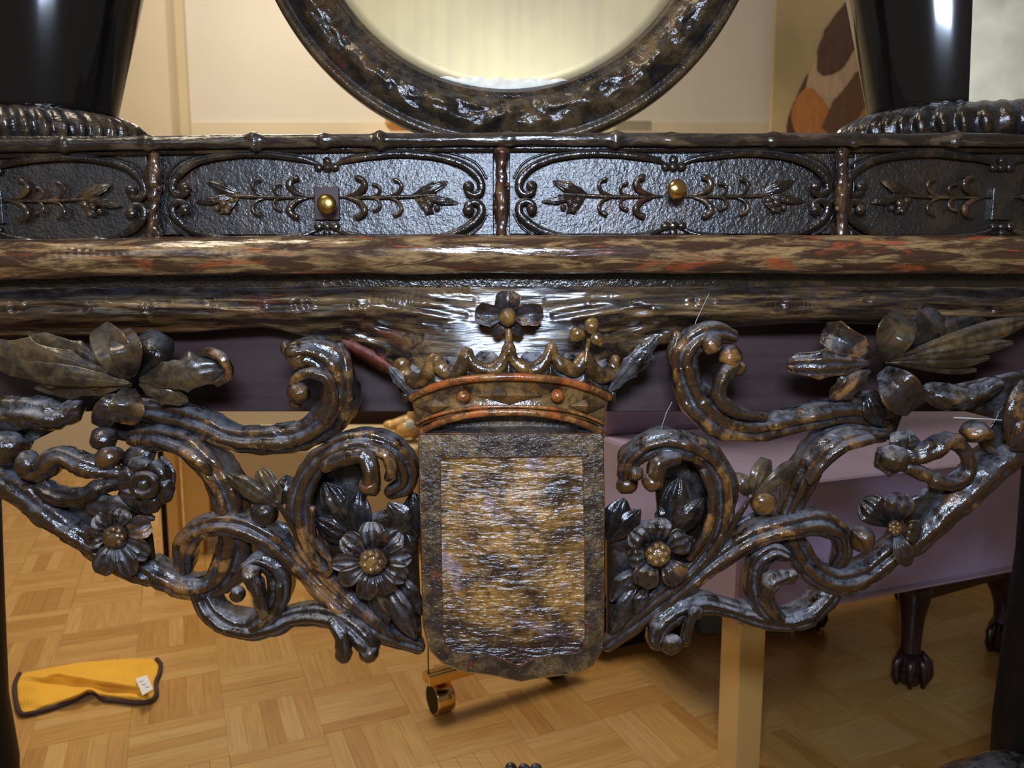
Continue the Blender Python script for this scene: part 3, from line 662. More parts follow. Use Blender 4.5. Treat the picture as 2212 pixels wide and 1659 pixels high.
scroll('scroll', [(2330, 880, 6, 30), (2230, 945, 6, 30), (2160, 1000, 4, 30), (2090, 1065, 2, 30), (2030, 1120, 2, 30), (1985, 1165, 2, 26), (1940, 1200, 2, 20)], groove=.18)

# webs of wood that join scrolls and leaves
def web(pts, mat=M_carve_dusty, mm=6, th=12):
    q = MB(); n = 80; L = resample(pts, n); c = (sum(p[0] for p in L)/n, sum(p[1] for p in L)/n); rows = []
    def rg(s, m): return [P(c[0]+(x-c[0])*s, c[1]+(y-c[1])*s, m+2.5*noise.noise(Vector((x*s*.03, y*s*.03, 1)))*(1-s*.5)) for x, y in L]
    q.grid([rg(.02, mm+th), rg(.97, mm+th), rg(1, mm+4), rg(.98, mm), rg(.85, mm-2), rg(.6, mm-3), rg(.3, mm-3.5), rg(.02, mm-3.5)], close_v=True)
    return q.build('web', mat, con)
web([(200, 855), (330, 860), (420, 885), (480, 920), (450, 960), (330, 965), (225, 945)])
web([(-100, 870), (20, 870), (110, 880), (150, 915), (85, 930), (60, 985), (100, 1040), (160, 1100), (90, 1090), (0, 1030), (-100, 1000)])
web([(130, 1090), (205, 1060), (260, 1110), (330, 1150), (340, 1230), (260, 1215), (190, 1160)])
web([(450, 1105), (560, 1110), (680, 1150), (740, 1230), (700, 1240), (600, 1160), (520, 1128)])
web([(700, 1180), (760, 1120), (900, 1080), (912, 1380), (840, 1360), (740, 1270)])
web([(690, 1000), (760, 980), (800, 1010), (800, 1060), (770, 1120), (710, 1180), (670, 1120)], mm=14)
web([(1310, 1110), (1420, 1130), (1500, 1160), (1480, 1250), (1400, 1310), (1310, 1385)])
web([(1420, 1000), (1500, 990), (1545, 1050), (1530, 1130), (1480, 1190), (1420, 1120), (1415, 1060)], mm=14)
web([(1575, 1130), (1640, 1100), (1720, 1110), (1700, 1150), (1610, 1180), (1560, 1200)])
web([(1800, 850), (1900, 840), (1960, 870), (1930, 950), (1860, 950), (1790, 910)])
web([(1960, 860), (2060, 830), (2200, 800), (2340, 780), (2340, 900), (2150, 1000), (2110, 960), (2150, 905), (2050, 880)])
web([(1960, 1080), (2010, 1045), (2090, 1000), (2120, 1020), (2040, 1110), (1990, 1150), (1950, 1130)])

# leaves, flowers and berries
def lf(name, mat, items, parent=con, label=None):
    q = MB()
    for it in items:
        kw = it[3] if len(it) > 3 else {}
        leaf(q, it[0], it[1], it[2], **kw)
    o = q.build(name, mat, parent)
    if label: o['label'] = label
    return o
JG = dict(lobes=3, lobe_amp=.3, ribs=3, rib_amp=.05, jag=.2, veins=.03)
lf('leaf', M_bronze, [((285, 832, -22), (-70, 745, -10), 50, dict(bulge=10, lobes=4, lobe_amp=.35, ribs=2, rib_amp=.035, nu=46, nv=29, peak=.6, jag=.2, basew=.1, cup=.15))], label='long bronzed acanthus leaf')
lf('leaf', M_bronze, [((282, 828, -26), (-20, 790, -14), 24, dict(bulge=12, ribs=1, rib_amp=.12, nu=40, nv=17, tipw=.05, jag=.15))])
lf('leaf', M_bronze, [((280, 830, -20), (72, 838, -6), 30, dict(bulge=8, lobes=3, lobe_amp=.3, ribs=1, rib_amp=.05, nu=36, nv=19, jag=.2))])
lf('leaf', M_bronze, [((275, 818, -14), (60, 722, -4), 34, dict(bulge=8, lobes=3, lobe_amp=.3, ribs=1, rib_amp=.05, nu=36, nv=19, jag=.2))])
lf('leaf', M_bronze, [((300, 822, -22), (488, 792, -20), 42, dict(bulge=12, lobes=3, ribs=2, rib_amp=.05, nu=36, nv=21, jag=.2, tipw=.35, peak=.6))], label='bronzed leaf with a curled tip')
lf('leaf', M_bronze, [((300, 830, -20), (408, 868, -14), 27, dict(bulge=8, **JG))])
q = MB(); tube(q, [(430, 762, -22, 8), (462, 762, -34, 12), (484, 778, -38, 12), (494, 808, -32, 10), (470, 828, -24, 8)], ring=16, rough=.15, groove=.2); q.build('leaf_curl', M_carve, con)
def cup_petal(b, t, w, mat=M_bronze, **kw):
    q = MB(); k = dict(bulge=26, cup=-.25, ribs=2, rib_amp=.04, tipw=.55, peak=.6, basew=.35, nu=26, nv=17, curl=-1.2, veins=.03); k.update(kw)
    leaf(q, b, t, w, **k); return q.build('petal', mat, con)
cup_petal((282, 818, -20), (212, 706, -26), 40, bulge=22); cup_petal((285, 812, -22), (262, 712, -28), 36, bulge=26)
cup_petal((300, 812, -18), (352, 720, -12), 44, mat=M_dark, bulge=14, cup=.5)
cup_petal((280, 838, -22), (268, 916, -30), 40, bulge=26)
cup_petal((250, 850, -12), (212, 922, -10), 28, mat=M_carve, bulge=10)
q = MB(); ball(q, 226, 948, -16, 29, sy=.9); q.build('berry', M_dark, con)
q = MB(); ball(q, 236, 988, -20, 31, sy=.85, rot=.3); q.build('berry', M_carve, con)
q = MB(); ball(q, 18, 965, -8, 44, sy=.9, dents=.3); ball(q, 60, 1000, -10, 30, dents=.3); tube(q, [(-60, 900, 0, 34), (0, 895, -6, 40), (70, 892, -10, 36), (130, 898, -10, 30), (160, 880, -8, 24)], ring=24, rough=.2, groove=.25); q.build('knotted_branch', M_carve_dusty, con)
# ruffled ribbons left
q = MB(); tube(q, [(60, 1022, -8, 18), (95, 1015, -14, 24), (130, 985, -18, 26), (175, 1005, -20, 26), (215, 1015, -18, 20), (255, 1020, -16, 16)], ring=22, rough=.18, groove=.3); q.build('ruffled_leaf', M_carve, con)
q = MB(); tube(q, [(95, 1052, -10, 20), (130, 1070, -14, 22), (175, 1072, -18, 20), (220, 1050, -16, 18), (265, 1040, -14, 14)], ring=22, rough=.18, groove=.3); q.build('ruffled_leaf', M_dark, con)
lf('leaf', M_carve_dusty, [((335, 1120, -8), (185, 1088, -14), 36, dict(bulge=10, lobes=3, ribs=2, rib_amp=.06, tipw=.4, nu=30, nv=19))], label='broad curled leaf above the lower flower')
lf('leaf', M_dark, [((235, 1000, -4), (95, 985, -12), 26, dict(bulge=10, lobes=3, ribs=2, tipw=.5, jag=.3, nu=30, nv=17))])
lf('leaf', M_dark, [((250, 1075, -4), (90, 1075, -10), 24, dict(bulge=8, lobes=4, ribs=2, tipw=.5, jag=.3, nu=30, nv=17))])
lf('leaf', M_carve_dusty, [((340, 960, -2), (268, 1010, -8), 30, dict(bulge=8, tipw=.5)), ((350, 985, -2), (365, 1060, -4), 22, dict(bulge=6, tipw=.4))])
# open rose left
def rose(px, py, mm, r, mat, n=6, rot=0.3):
    q = MB(); ring = [(px+r*.42*math.cos(a*math.pi/8), py+r*.38*math.sin(a*math.pi/8), mm-10, r*.17) for a in range(17)]
    tube(q, ring, step=4, ring=14, rough=.12); ball(q, px, py, mm-4, r*.36, sd=.8, rough=.08, dents=.2)
    o = q.build('flower', mat, con)
    for k in range(n):
        a = rot+2*math.pi*k/n; q = MB()
        leaf(q, (px+math.cos(a)*r*.3, py+math.sin(a)*r*.3, mm), (px+math.cos(a)*r*1.15, py+math.sin(a)*r*1.1, mm+4), r*.48, bulge=7, cup=.4, tipw=.5, peak=.6, basew=.5, nu=16, nv=13, ribs=2)
        q.build('petal', mat, o)
    return o
rose(312, 1048, -20, 58, M_carve_dusty)
def flower(px, py, mm, rc, petals, mat_c, mat_p, label=None, **kw):
    q = MB(); ball(q, px, py, mm-8, rc, sd=.75, rough=.06, dents=.35, nf=110)
    for k in range(7): a = k*2*math.pi/7; ball(q, px+math.cos(a)*rc*.55, py+math.sin(a)*rc*.55, mm-8-rc*.2, rc*.3, seg=10)
    o = q.build('flower', mat_c, con)
    if label: o['label'] = label
    for (ang, l, w, *m) in petals:
        a = math.radians(ang); q = MB(); k = dict(bulge=6, cup=-.3, ribs=3, rib_amp=.10, tipw=.45, peak=.66, basew=.3, nu=22, nv=17, veins=.02); k.update(kw)
        leaf(q, (px+math.cos(a)*rc*.75, py-math.sin(a)*rc*.75, mm+2), (px+math.cos(a)*l, py-math.sin(a)*l, mm+1), w, **k)
        q.build('petal', m[0] if m else mat_p, o)
    return o
flower(249, 1159, -22, 28, [(20, 82, 26, M_carve), (75, 62, 24), (130, 62, 26), (185, 68, 24), (248, 88, 27), (292, 92, 26), (330, 84, 24)], M_crown, M_carve_dusty, label='flower with a gilded button centre')
flower(805, 1213, -34, 32, [(10, 84, 25), (48, 86, 27), (92, 86, 27), (140, 84, 26), (183, 88, 20), (212, 84, 22, M_carve), (258, 84, 23, M_carve), (300, 78, 22, M_carve), (335, 82, 26)], M_crown, M_carve_dusty, label='daisy-like flower left of the shield')
flower(1421, 1196, -34, 31, [(28, 74, 30), (88, 78, 29), (140, 74, 28), (190, 66, 27), (243, 80, 30, M_carve), (310, 80, 30, M_carve)], M_crown, M_carve_dusty, label='round-petalled flower right of the shield', bulge=10, cup=.15)
# trefoil leaf and berry between the left scrolls
lf('leaf', M_bronze, [((602, 1095, -26), (488, 1022, -22), 22, dict(bulge=8, ribs=2, rib_amp=.12, tipw=.1)), ((604, 1092, -24), (562, 1014, -18), 27, dict(bulge=7, lobes=2, tipw=.45, ribs=3, rib_amp=.1))], label='bronzed trefoil leaf')
lf('leaf', M_dark, [((606, 1090, -16), (630, 1030, -8), 24, dict(bulge=6, tipw=.5)), ((600, 1092, -12), (515, 1070, -6), 12, {})])
q = MB(); ball(q, 572, 1108, -20, 31, sy=.95, rough=.05); q.build('berry', M_dark, con)
q = MB(); tube(q, [(598, 1085, -28, 5), (625, 1125, -24, 7), (650, 1170, -18, 8), (668, 1215, -14, 7)], ring=12, rough=.05); q.build('stem', M_carve_dusty, con)
lf('leaf', M_dark, [((765, 1170, 0), (700, 1040, -4), 40, dict(bulge=6, ribs=3, rib_amp=.12, lobes=2)), ((762, 1172, -2), (680, 1120, -6), 28, dict(bulge=6, ribs=3, rib_amp=.1)), ((770, 1165, -2), (775, 1060, -4), 30, dict(bulge=8, ribs=3))])
lf('leaf', M_dark, [((905, 1165, 2), (838, 1085, -4), 30, dict(bulge=6, ribs=3)), ((905, 1160, 4), (892, 1062, 0), 30, dict(bulge=6, ribs=3)), ((905, 1170, 2), (870, 1180, 0), 24, dict(bulge=5))])
lf('leaf', M_carve_dusty, [((812, 1250, -8), (838, 1352, -12), 22, dict(bulge=9, ribs=2)), ((830, 1250, -8), (898, 1382, -14), 26, dict(bulge=10, ribs=2, rib_amp=.12, tipw=.05)), ((850, 1235, -4), (912, 1330, -6), 24, dict(bulge=8, ribs=2)), ((790, 1268, -6), (822, 1330, -10), 14, dict(bulge=7))], label='cluster of dusty pointed leaves')
lf('leaf', M_carve_dusty, [((1400, 1262, -8), (1372, 1330, -14), 17, dict(bulge=9, ribs=2)), ((1395, 1225, -6), (1318, 1300, -6), 30, dict(bulge=8, ribs=2, rib_amp=.1)), ((1385, 1250, -8), (1318, 1372, -10), 22, dict(bulge=8, ribs=2)), ((1440, 1262, -6), (1340, 1368, -8), 18, dict(bulge=7))], label='cluster of dusty pointed leaves')
lf('leaf', M_dark, [((1312, 1170, 4), (1350, 1075, 2), 32, dict(bulge=6, ribs=3)), ((1314, 1172, 2), (1385, 1100, 0), 24, dict(bulge=6, ribs=3))])
lf('leaf', M_dark, [((1450, 1160, 0), (1470, 1030, -4), 36, dict(bulge=8, ribs=3, rib_amp=.12)), ((1455, 1160, -2), (1520, 1075, -6), 24, dict(bulge=8, ribs=3)), ((1448, 1160, 0), (1425, 1090, -4), 22, dict(bulge=6))])
# right trefoil and berry
lf('leaf', M_bronze, [((1630, 1072, -26), (1720, 1000, -24), 19, dict(bulge=8, ribs=2, tipw=.5, peak=.75)), ((1628, 1070, -20), (1655, 990, -14), 23, dict(bulge=7, tipw=.5)), ((1622, 1074, -18), (1590, 1020, -12), 20, dict(bulge=6))], label='small bronzed trefoil leaf')
q = MB(); ball(q, 1648, 1084, -22, 30, sy=.95, rough=.05); q.build('berry', M_crown, con)
q = MB(); tube(q, [(1622, 1072, -26, 5), (1598, 1110, -24, 7), (1575, 1150, -20, 7), (1560, 1175, -16, 6)], ring=12, rough=.05); q.build('stem', M_carve_dusty, con)
# big leaf spray right
for k, (tx, ty, w, tm) in enumerate(((2225, 690, 24, -14), (2190, 740, 17, -18), (2138, 772, 19, -16), (2110, 800, 14, -8), (2180, 715, 16, -8))):
    o = lf('leaf', M_bronze, [((1912, 784-k, -22), (tx, ty, tm), w, dict(bulge=10, ribs=2, rib_amp=.16, nu=44, nv=19, basew=.12, tipw=.22, peak=.68, veins=.02))])
    if k == 0: o['label'] = 'long bronzed acanthus blade'
lf('leaf', M_dark, [((1950, 760, -6), (2140, 672, 2), 36, dict(bulge=8, lobes=4, ribs=3, nu=36, nv=19, jag=.3))])
cup_petal((1905, 775, -22), (1958, 680, -28), 42, bulge=26); cup_petal((1960, 770, -14), (2030, 672, -8), 40, mat=M_dark, bulge=12, cup=.3)
cup_petal((1885, 775, -14), (1778, 712, -10), 40, mat=M_carve, bulge=12, lobes=2)
lf('leaf', M_carve, [((1880, 785, -20), (1700, 788, -16), 34, dict(bulge=12, ribs=3, rib_amp=.1, lobes=3, tipw=.4, nu=32, nv=19, peak=.6))])
lf('leaf', M_carve, [((1880, 800, -18), (1790, 862, -12), 30, dict(bulge=10, **JG))])
cup_petal((1905, 800, -22), (1978, 882, -28), 46, bulge=26, mat=M_carve)
lf('leaf', M_dark, [((1870, 850, -10), (1905, 920, -8), 26, dict(bulge=8))])
lf('leaf', M_carve_dusty, [((1960, 1010, -10), (1892, 985, -12), 34, dict(bulge=9, lobes=2, ribs=2, tipw=.5)), ((1955, 980, -8), (1945, 930, -8), 34, dict(bulge=8, lobes=2, tipw=.6)), ((1950, 965, -8), (1990, 955, -8), 22, dict(bulge=8))])
q = MB(); ball(q, 1928, 990, -12, 38, sy=.9, dents=.3); q.build('bud', M_carve_dusty, con)
q = MB(); tube(q, [(1965, 985, -8, 20), (2010, 975, -14, 24), (2050, 950, -14, 20), (2085, 975, -12, 15), (2092, 1020, -12, 14), (2060, 1045, -14, 16), (2020, 1040, -12, 18)], ring=20, rough=.18, groove=.3); tube(q, [(1960, 1010, -4, 16), (2000, 1025, -8, 16), (2030, 1050, -8, 10)], ring=16, rough=.15); q.build('ruffled_leaf', M_carve, con)
q = MB(); ball(q, 2108, 932, -14, 34, sy=.75, dents=.4); q.build('bud', M_carve, con)
q = MB(); tube(q, [(2010, 845, -4, 22), (2060, 860, -6, 26), (2110, 850, -6, 22), (2150, 830, -6, 18)], ring=20, rough=.2, groove=.25); q.build('knotted_branch', M_carve_dusty, con)
lf('leaf', M_carve, [((2230, 800, -10), (2180, 960, -16), 34, dict(bulge=10, ribs=2)), ((2240, 880, -12), (2178, 900, -14), 26, dict(bulge=8)), ((2260, 900, -12), (2176, 960, -14), 40, dict(bulge=12, tipw=.4))])
flower(1932, 1140, -16, 18, [(140, 92, 34, M_dark), (78, 78, 34), (350, 60, 24, M_carve), (290, 88, 22, M_carve)], M_crown, M_carve, label='four-petalled flower on the right rim', bulge=12, cup=.1, tipw=.3)
q = MB(); ball(q, 1862, 1165, -14, 28, sy=1.15, rough=.05); tube(q, [(1845, 1150, -30, 3), (1862, 1165, -36, 3), (1870, 1185, -32, 3)], ring=8); q.build('berry', M_carve, con)
# side acanthus of the crown
lf('leaf', M_carve_dusty, [((1312, 850, -4), (1425, 722, -12), 24, dict(bulge=6, lobes=4, lobe_amp=.3, ribs=2, nu=30, nv=15)), ((1350, 800, 0), (1418, 770, -4), 16, {})])
lf('leaf', M_carve_dusty, [((900, 860, -4), (838, 790, -4), 16, dict(bulge=6, lobes=3))])

# supports at both ends (only parts of them reach into the picture)
def leg(pts, name='leg'):
    q = MB(); rows = []
    for (xl, xr, y, mm) in pts:
        a = P(xl, y, mm); b = P(xr, y, mm); c = (a+b)/2; R = (b.x-a.x)/2
        rows.append([c+Vector((R*math.cos(t*math.pi/16), -R*math.sin(t*math.pi/16), 0)) for t in range(32)])
    q.grid(rows, close_v=True, cap=True); return q.build(name, M_blackwood, con)
leg([(2230, 2420, 940, 120), (2212, 2410, 1200, 120), (2182, 2370, 1400, 120), (2160, 2345, 1560, 120), (2150, 2330, 1700, 120), (2150, 2330, 2050, 120)])
leg([(-210, -20, 940, 120), (-200, -8, 1300, 120), (-180, 2, 1520, 120), (-160, 26, 1660, 120), (-150, 30, 2050, 120)])
q = MB(); ball(q, 2170, 1760, 60, 175, sy=.78, sd=.7, rough=.05, nf=20, seg=40); q.build('carved_foot', M_dark, con)
q = MB(); ball(q, 2175, 1990, 60, 230, sy=.9, sd=.6, rough=.03, seg=30)
q = MB()
for k, x in enumerate((1103, 1132, 1158)): ball(q, x, 1664, 60, 15, sy=1.1, seg=16)
ball(q, 1130, 1705, 70, 60, sy=.8, sd=.6, seg=24); q.build('claw', M_dark, con)

# ---------------------------------------------------------------- round brass disc in its carved frame
FY = 95.0
zt = ZT; c0 = P(1095, -265, FY); R1 = c0.z - zt; cen = Vector((c0.x, FY/1000, zt+R1))
k0 = R1/592.0*1.0
ft = empty('framed_brass_disc', (cen.x, cen.y, zt), 'round dark carved frame holding a brushed brass disc, standing on the console', 'mirror')
def ringm(mb, r0, mm_prof, n=260, orn=0.0):
    rows = []
    for i in range(n):
        a = 2*math.pi*i/n; row = []
        for (r, y) in mm_prof:
            rr = r; d = y
            if orn and .80*R1 < r < .955*R1:
                u = (r-.80*R1)/(.155*R1); s = a*R1
                w = math.sin(s*62+math.sin(u*3.2)*2.2)*math.sin(u*math.pi)
                d -= orn*(max(0, w)*.8 + .9*noise.noise(Vector((s*45, u*3.0, 0))) + .6*noise.noise(Vector((s*110, u*8, 5))))*math.sin(u*math.pi)
            row.append(cen+Vector((rr*math.sin(a), d, -rr*math.cos(a))))
        rows.append(row)
    mb.grid(rows, close_u=True, close_v=True)
prof = [(.765*R1, .012)] + [(.765*R1+.003*k, .004-.003*k) for k in range(3)] + [(.785*R1, -.004), (.80*R1, .000)]
prof += [((.80+.155*k/22)*R1, -.004-.012*math.sin(math.pi*k/22)) for k in range(1, 22)]
prof += [(.957*R1, -.001), (.965*R1, -.006), (.985*R1, -.007), (.997*R1, -.001), (R1, .010), (.99*R1, .03), (.78*R1, .03)]
q = MB(); ringm(q, 0, prof, n=420, orn=.006); fr = q.build('frame', M_frame, ft)
M_disc, nt, bs = newmat('brushed_brass'); bs.inputs['Metallic'].default_value = .55; bs.inputs['Roughness'].default_value = .48
tc = nt.nodes.new('ShaderNodeTexCoord'); mp = nt.nodes.new('ShaderNodeMapping'); mp.inputs['Scale'].default_value = (60, 1, 3)
n = nt.nodes.new('ShaderNodeTexNoise'); n.inputs['Scale'].default_value = 1.4; n.inputs['Detail'].default_value = 4
mp2 = nt.nodes.new('ShaderNodeMapping'); n2 = nt.nodes.new('ShaderNodeTexNoise'); n2.inputs['Scale'].default_value = 8; n2.inputs['Detail'].default_value = 3
ad = nt.nodes.new('ShaderNodeMath'); ad.operation = 'MULTIPLY_ADD'; ad.inputs[1].default_value = .35
r = nt.nodes.new('ShaderNodeValToRGB'); r.color_ramp.elements[0].position = .45; r.color_ramp.elements[1].position = .85
r.color_ramp.elements[0].color = (.42, .31, .18, 1); r.color_ramp.elements[1].color = (.54, .43, .21, 1)
nt.links.new(tc.outputs['Object'], mp.inputs[0]); nt.links.new(mp.outputs[0], n.inputs['Vector']); nt.links.new(tc.outputs['Object'], mp2.inputs[0]); nt.links.new(mp2.outputs[0], n2.inputs['Vector'])
nt.links.new(n.outputs['Fac'], ad.inputs[0]); nt.links.new(n2.outputs['Fac'], ad.inputs[2]); nt.links.new(ad.outputs[0], r.inputs[0]); nt.links.new(r.outputs[0], bs.inputs['Base Color'])
q = MB(); rows = []
for k in range(13): rows.append([cen+Vector((.79*R1*k/12*math.sin(a*math.pi/60), .006, -.79*R1*k/12*math.cos(a*math.pi/60))) for a in range(120)])
rows.append([cen+Vector((.79*R1*math.sin(a*math.pi/60), .012, -.79*R1*math.cos(a*math.pi/60))) for a in range(120)])
q.grid(rows, close_v=True, cap=True); q.build('disc', M_disc, ft)
q = MB(); rr = []
for k in range(25):
    a = math.radians(-20+38*k/24); w = .012*math.sin(math.pi*k/24)**.6*(1+.5*noise.noise(Vector((k*.5, 0, 0))))+.0006
    rr.append([cen+Vector((r_*math.sin(a), yy, -r_*math.cos(a))) for r_, yy in ((.772*R1, .005), (.772*R1-w*.5, .002), (.772*R1-w, .0052))])
q.grid(rr); o = q.build('wax_residue', plain('white_wax', (.78, .74, .62), .6, nscale=120, namp=.15, bump=.3), ft); o['label'] = 'whitish residue along the disc edge'

# ---------------------------------------------------------------- urns on fluted cushions
def urn(side):
    if side < 0: cx, rb, y0 = 20, 215, 228; lbl = 'left glossy black tapered urn on a twisted carved cushion'; rcush = 275
    else: cx, rb, y0 = 2125, 232, 222; lbl = 'right glossy black tapered urn with a pale painted reflection beside the brass disc'; rcush = 292
    mm = 150; c = P(cx, 300, mm); zb = ZT; S_ = S(mm)
    u = empty('tapered_urn', (c.x, c.y, zb), lbl, 'urn')
    h = P(cx, y0, mm-60).z - zb; q = MB(); rows = []; R = rcush*S_
    for i in range(200):
        a = 2*math.pi*i/200; row = []
        for j in range(15):
            t = j/14; ph = math.pi*(t-.5); rr = R*(.74+.26*math.cos(ph)); z = h*(.5+.5*math.sin(ph))
            k = 1+.035*math.sin(a*46+t*3.5+1.2*noise.noise(Vector((a*3, 0, 0))))+.02*noise.noise(Vector((a*20, t*4, 3)))
            row.append(Vector((c.x, c.y, zb))+Vector((rr*k*math.cos(a), rr*k*.62*math.sin(a), z)))
        rows.append(row)
    q.grid(rows, close_u=True)
    q.build('fluted_cushion', M_twig if side < 0 else M_dark, u)
    q = MB(); rt = (rb + (65 if side < 0 else 55)*1.0); zt_ = P(cx, 0, mm).z
    hh = zt_-zb-h; prof = []
    for k in range(20):
        t = k/19*2.2; prof.append(((rb+(rt-rb)*t)*S_, h*.8+hh*t))
    rows = []
    for r_, z in prof: rows.append([Vector((c.x+r_*math.cos(a*math.pi/48), c.y+r_*.62*math.sin(a*math.pi/48), zb+z)) for a in range(96)])
    q.grid(rows, close_v=True, cap=True); q.build('urn_body', M_black, u)
    if side > 0:  # pale room reflection in the lacquer, painted as a mottled strip
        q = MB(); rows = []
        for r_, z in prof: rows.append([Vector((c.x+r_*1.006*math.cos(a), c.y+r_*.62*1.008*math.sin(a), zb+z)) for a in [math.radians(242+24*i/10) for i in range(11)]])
        q.grid(rows); o = q.build('reflection_band', plain('painted_reflection', (.62, .55, .38), .42, metal=.0, nscale=16, namp=.35), u); o['label'] = 'pale band painted as a reflection'
urn(-1); urn(1)

# ---------------------------------------------------------------- things in the room behind
# painting on the back wall
py_ = 2.55; pa = P(1664, 330, py_*1000); pb = P(2500, -260, py_*1000)
pt = empty('unframed_painting', (pa.x, py_, pa.z), 'unframed canvas of brown and orange feathers on a mottled tan ground', 'painting')
q = MB(); q.box(((pa.x+pb.x)/2, py_+.015, (pa.z+pb.z)/2), pb.x-pa.x, .03, pb.z-pa.z); q.build('canvas', plain('canvas_ground', (.50, .38, .20), .8, nscale=3, namp=.22), pt, smooth=False)
def feather(pts, w, col, k=0):
    q = MB(); s = spline([(a, b, 0, c*w) for a, b, c in pts], 8); rows = []
    n = len(s)
    for i, (x, y, _, r_) in enumerate(s):
        x2, y2 = s[min(i+1, n-1)][:2]; x1_, y1_ = s[max(i-1, 0)][:2]; L = math.hypot(x2-x1_, y2-y1_) or 1
        nx, ny = -(y2-y1_)/L, (x2-x1_)/L; j = 1+.12*noise.noise(Vector((i*.6, k, 0)))
        rows.append([P(x+nx*r_*v*j, y+ny*r_*v*j, py_*1000-3-k*.6) for v in (-1, -.5, 0, .5, 1)])
    q.grid(rows); q.build('painted_feather', plain('paint_%d' % k, col, .7, nscale=10, namp=.16, stretch=(6, 1, 2)), pt)
feather([(1790, 300, .8), (1788, 230, .95), (1808, 160, .9), (1850, 90, .8), (1900, 0, .6)], 62, (.54, .38, .25), 1)
feather([(1712, 300, .8), (1716, 262, 1), (1730, 205, .5), (1745, 160, .1)], 15, (.10, .045, .03), 2)
feather([(1765, 300, .9), (1752, 255, 1), (1748, 215, .7), (1750, 190, .2)], 42, (.50, .20, .055), 3)
feather([(1770, 158, .2), (1790, 135, .8), (1815, 85, 1), (1850, 35, 1), (1900, -40, .8)], 38, (.12, .06, .04), 4)
feather([(1800, 295, .7), (1830, 255, 1), (1860, 215, 1), (1900, 160, .9)], 44, (.15, .075, .04), 5)
feather([(1850, 270, .4), (1890, 235, 1), (1930, 200, .5)], 16, (.46, .22, .08), 6)

# cream upholstered bench with gold posts, dark cabinet, figurine
M_cream = plain('cream_fabric', (.52, .40, .22), .85, nscale=40, namp=.05, bump=.2)
yb0 = 1.32; xl = P(398, 1100, yb0*1000).x; xr = P(905, 1100, yb0*1000).x
bn = empty('cream_bench', ((xl+xr)/2, yb0, 0), 'cream upholstered bench with a gold side post, behind the left scrolls', 'bench')
q = MB(); q.box(((xl+xr)/2+.04, yb0+.18, .181), xr-xl-.08, .36, .248); q.build('seat', M_cream, bn, smooth=False, bevel=.012)
q = MB(); q.box((xl+.035, yb0+.17, .181), .072, .345, .25); o = q.build('side_panel', M_gold, bn, smooth=False, bevel=.003); o['label'] = 'gold side panel'
def legbox(x, y, w, z0, z1_, name, par, mat=M_gold, rz=0):
    q = MB(); q.box((x, y, (z0+z1_)/2), w, w, z1_-z0, rz); return q.build(name, mat, par, smooth=False, bevel=.0015)
legbox(P(384, 1100, yb0*1000).x, yb0-.02, .030, 0, .40, 'post', bn)
legbox(P(362, 1100, yb0*1000).x, yb0-.015, .017, 0, .40, 'post', bn, mat=M_blackwood)
legbox(xr-.02, yb0+.02, .03, 0, .075, 'leg', bn); legbox(xr-.02, yb0+.33, .03, 0, .075, 'leg', bn); legbox(xl+.05, yb0+.33, .03, 0, .075, 'leg', bn)
legbox(xl+.03, yb0+.02, .03, 0, .075, 'leg', bn)
a = P(742, 900, 1900); b = P(1290, 900, 1900)
cb = empty('dark_cabinet', ((a.x+b.x)/2, 1.98, 0), 'dark brown wooden cabinet standing behind the cream bench', 'cabinet')
q = MB(); q.box(((a.x+b.x)/2, 1.98, .40), b.x-a.x, .30, .62); q.build('body', plain('cabinet_wood', (.020, .009, .006), .4), cb, smooth=False, bevel=.004)
for s in (-1, 1):
    q = MB(); q.box(((a.x+b.x)/2+s*(b.x-a.x)/4, 1.822, .40), (b.x-a.x)/2-.02, .016, .56); q.build('door', plain('cabinet_door', (.024, .010, .007), .35), cb, smooth=False, bevel=.003)
for s in (-1, 1):
    for t in (-1, 1): legbox((a.x+b.x)/2+s*((b.x-a.x)/2-.03), 1.98+t*.12, .035, 0, .09, 'leg', cb, mat=M_blackwood)
M_fig = plain('honey_ceramic', (.62, .37, .12), .3, nscale=30, namp=.3, coat=.4)
fg = empty('animal_figurine', P(868, 960, 1400), 'small honey-coloured animal figurine with a pale blue patch, beside the shield', 'figurine')
mmf = 1400; fz = .306
q = MB(); c_ = P(868, 935, mmf); fg.location = (c_.x, c_.y, fz)
ball(q, 878, 926, mmf, 28, sy=.75, rough=.05); ball(q, 845, 918, mmf-10, 16, sy=.7, rough=.05); tube(q, [(835, 918, mmf-10, 8), (852, 918, mmf-6, 13), (880, 915, mmf, 20)], ring=14, rough=.03)
tube(q, [(884, 915, mmf, 14), (888, 895, mmf, 9), (886, 882, mmf, 3)], ring=12, rough=.02); q.build('body', M_fig, fg)
for lx in (862, 895):
    q = MB(); b_ = P(lx, 940, mmf); wtube(q, [Vector((b_.x, b_.y, b_.z)), Vector((b_.x, b_.y, fz+.001))], .008); q.build('leg', M_fig, fg)
q = MB(); ball(q, 886, 918, mmf-26, 10, sy=1.2, sd=.6); o = q.build('patch', plain('pale_blue_glaze', (.55, .68, .70), .3), fg); o['label'] = 'pale blue glazed patch'
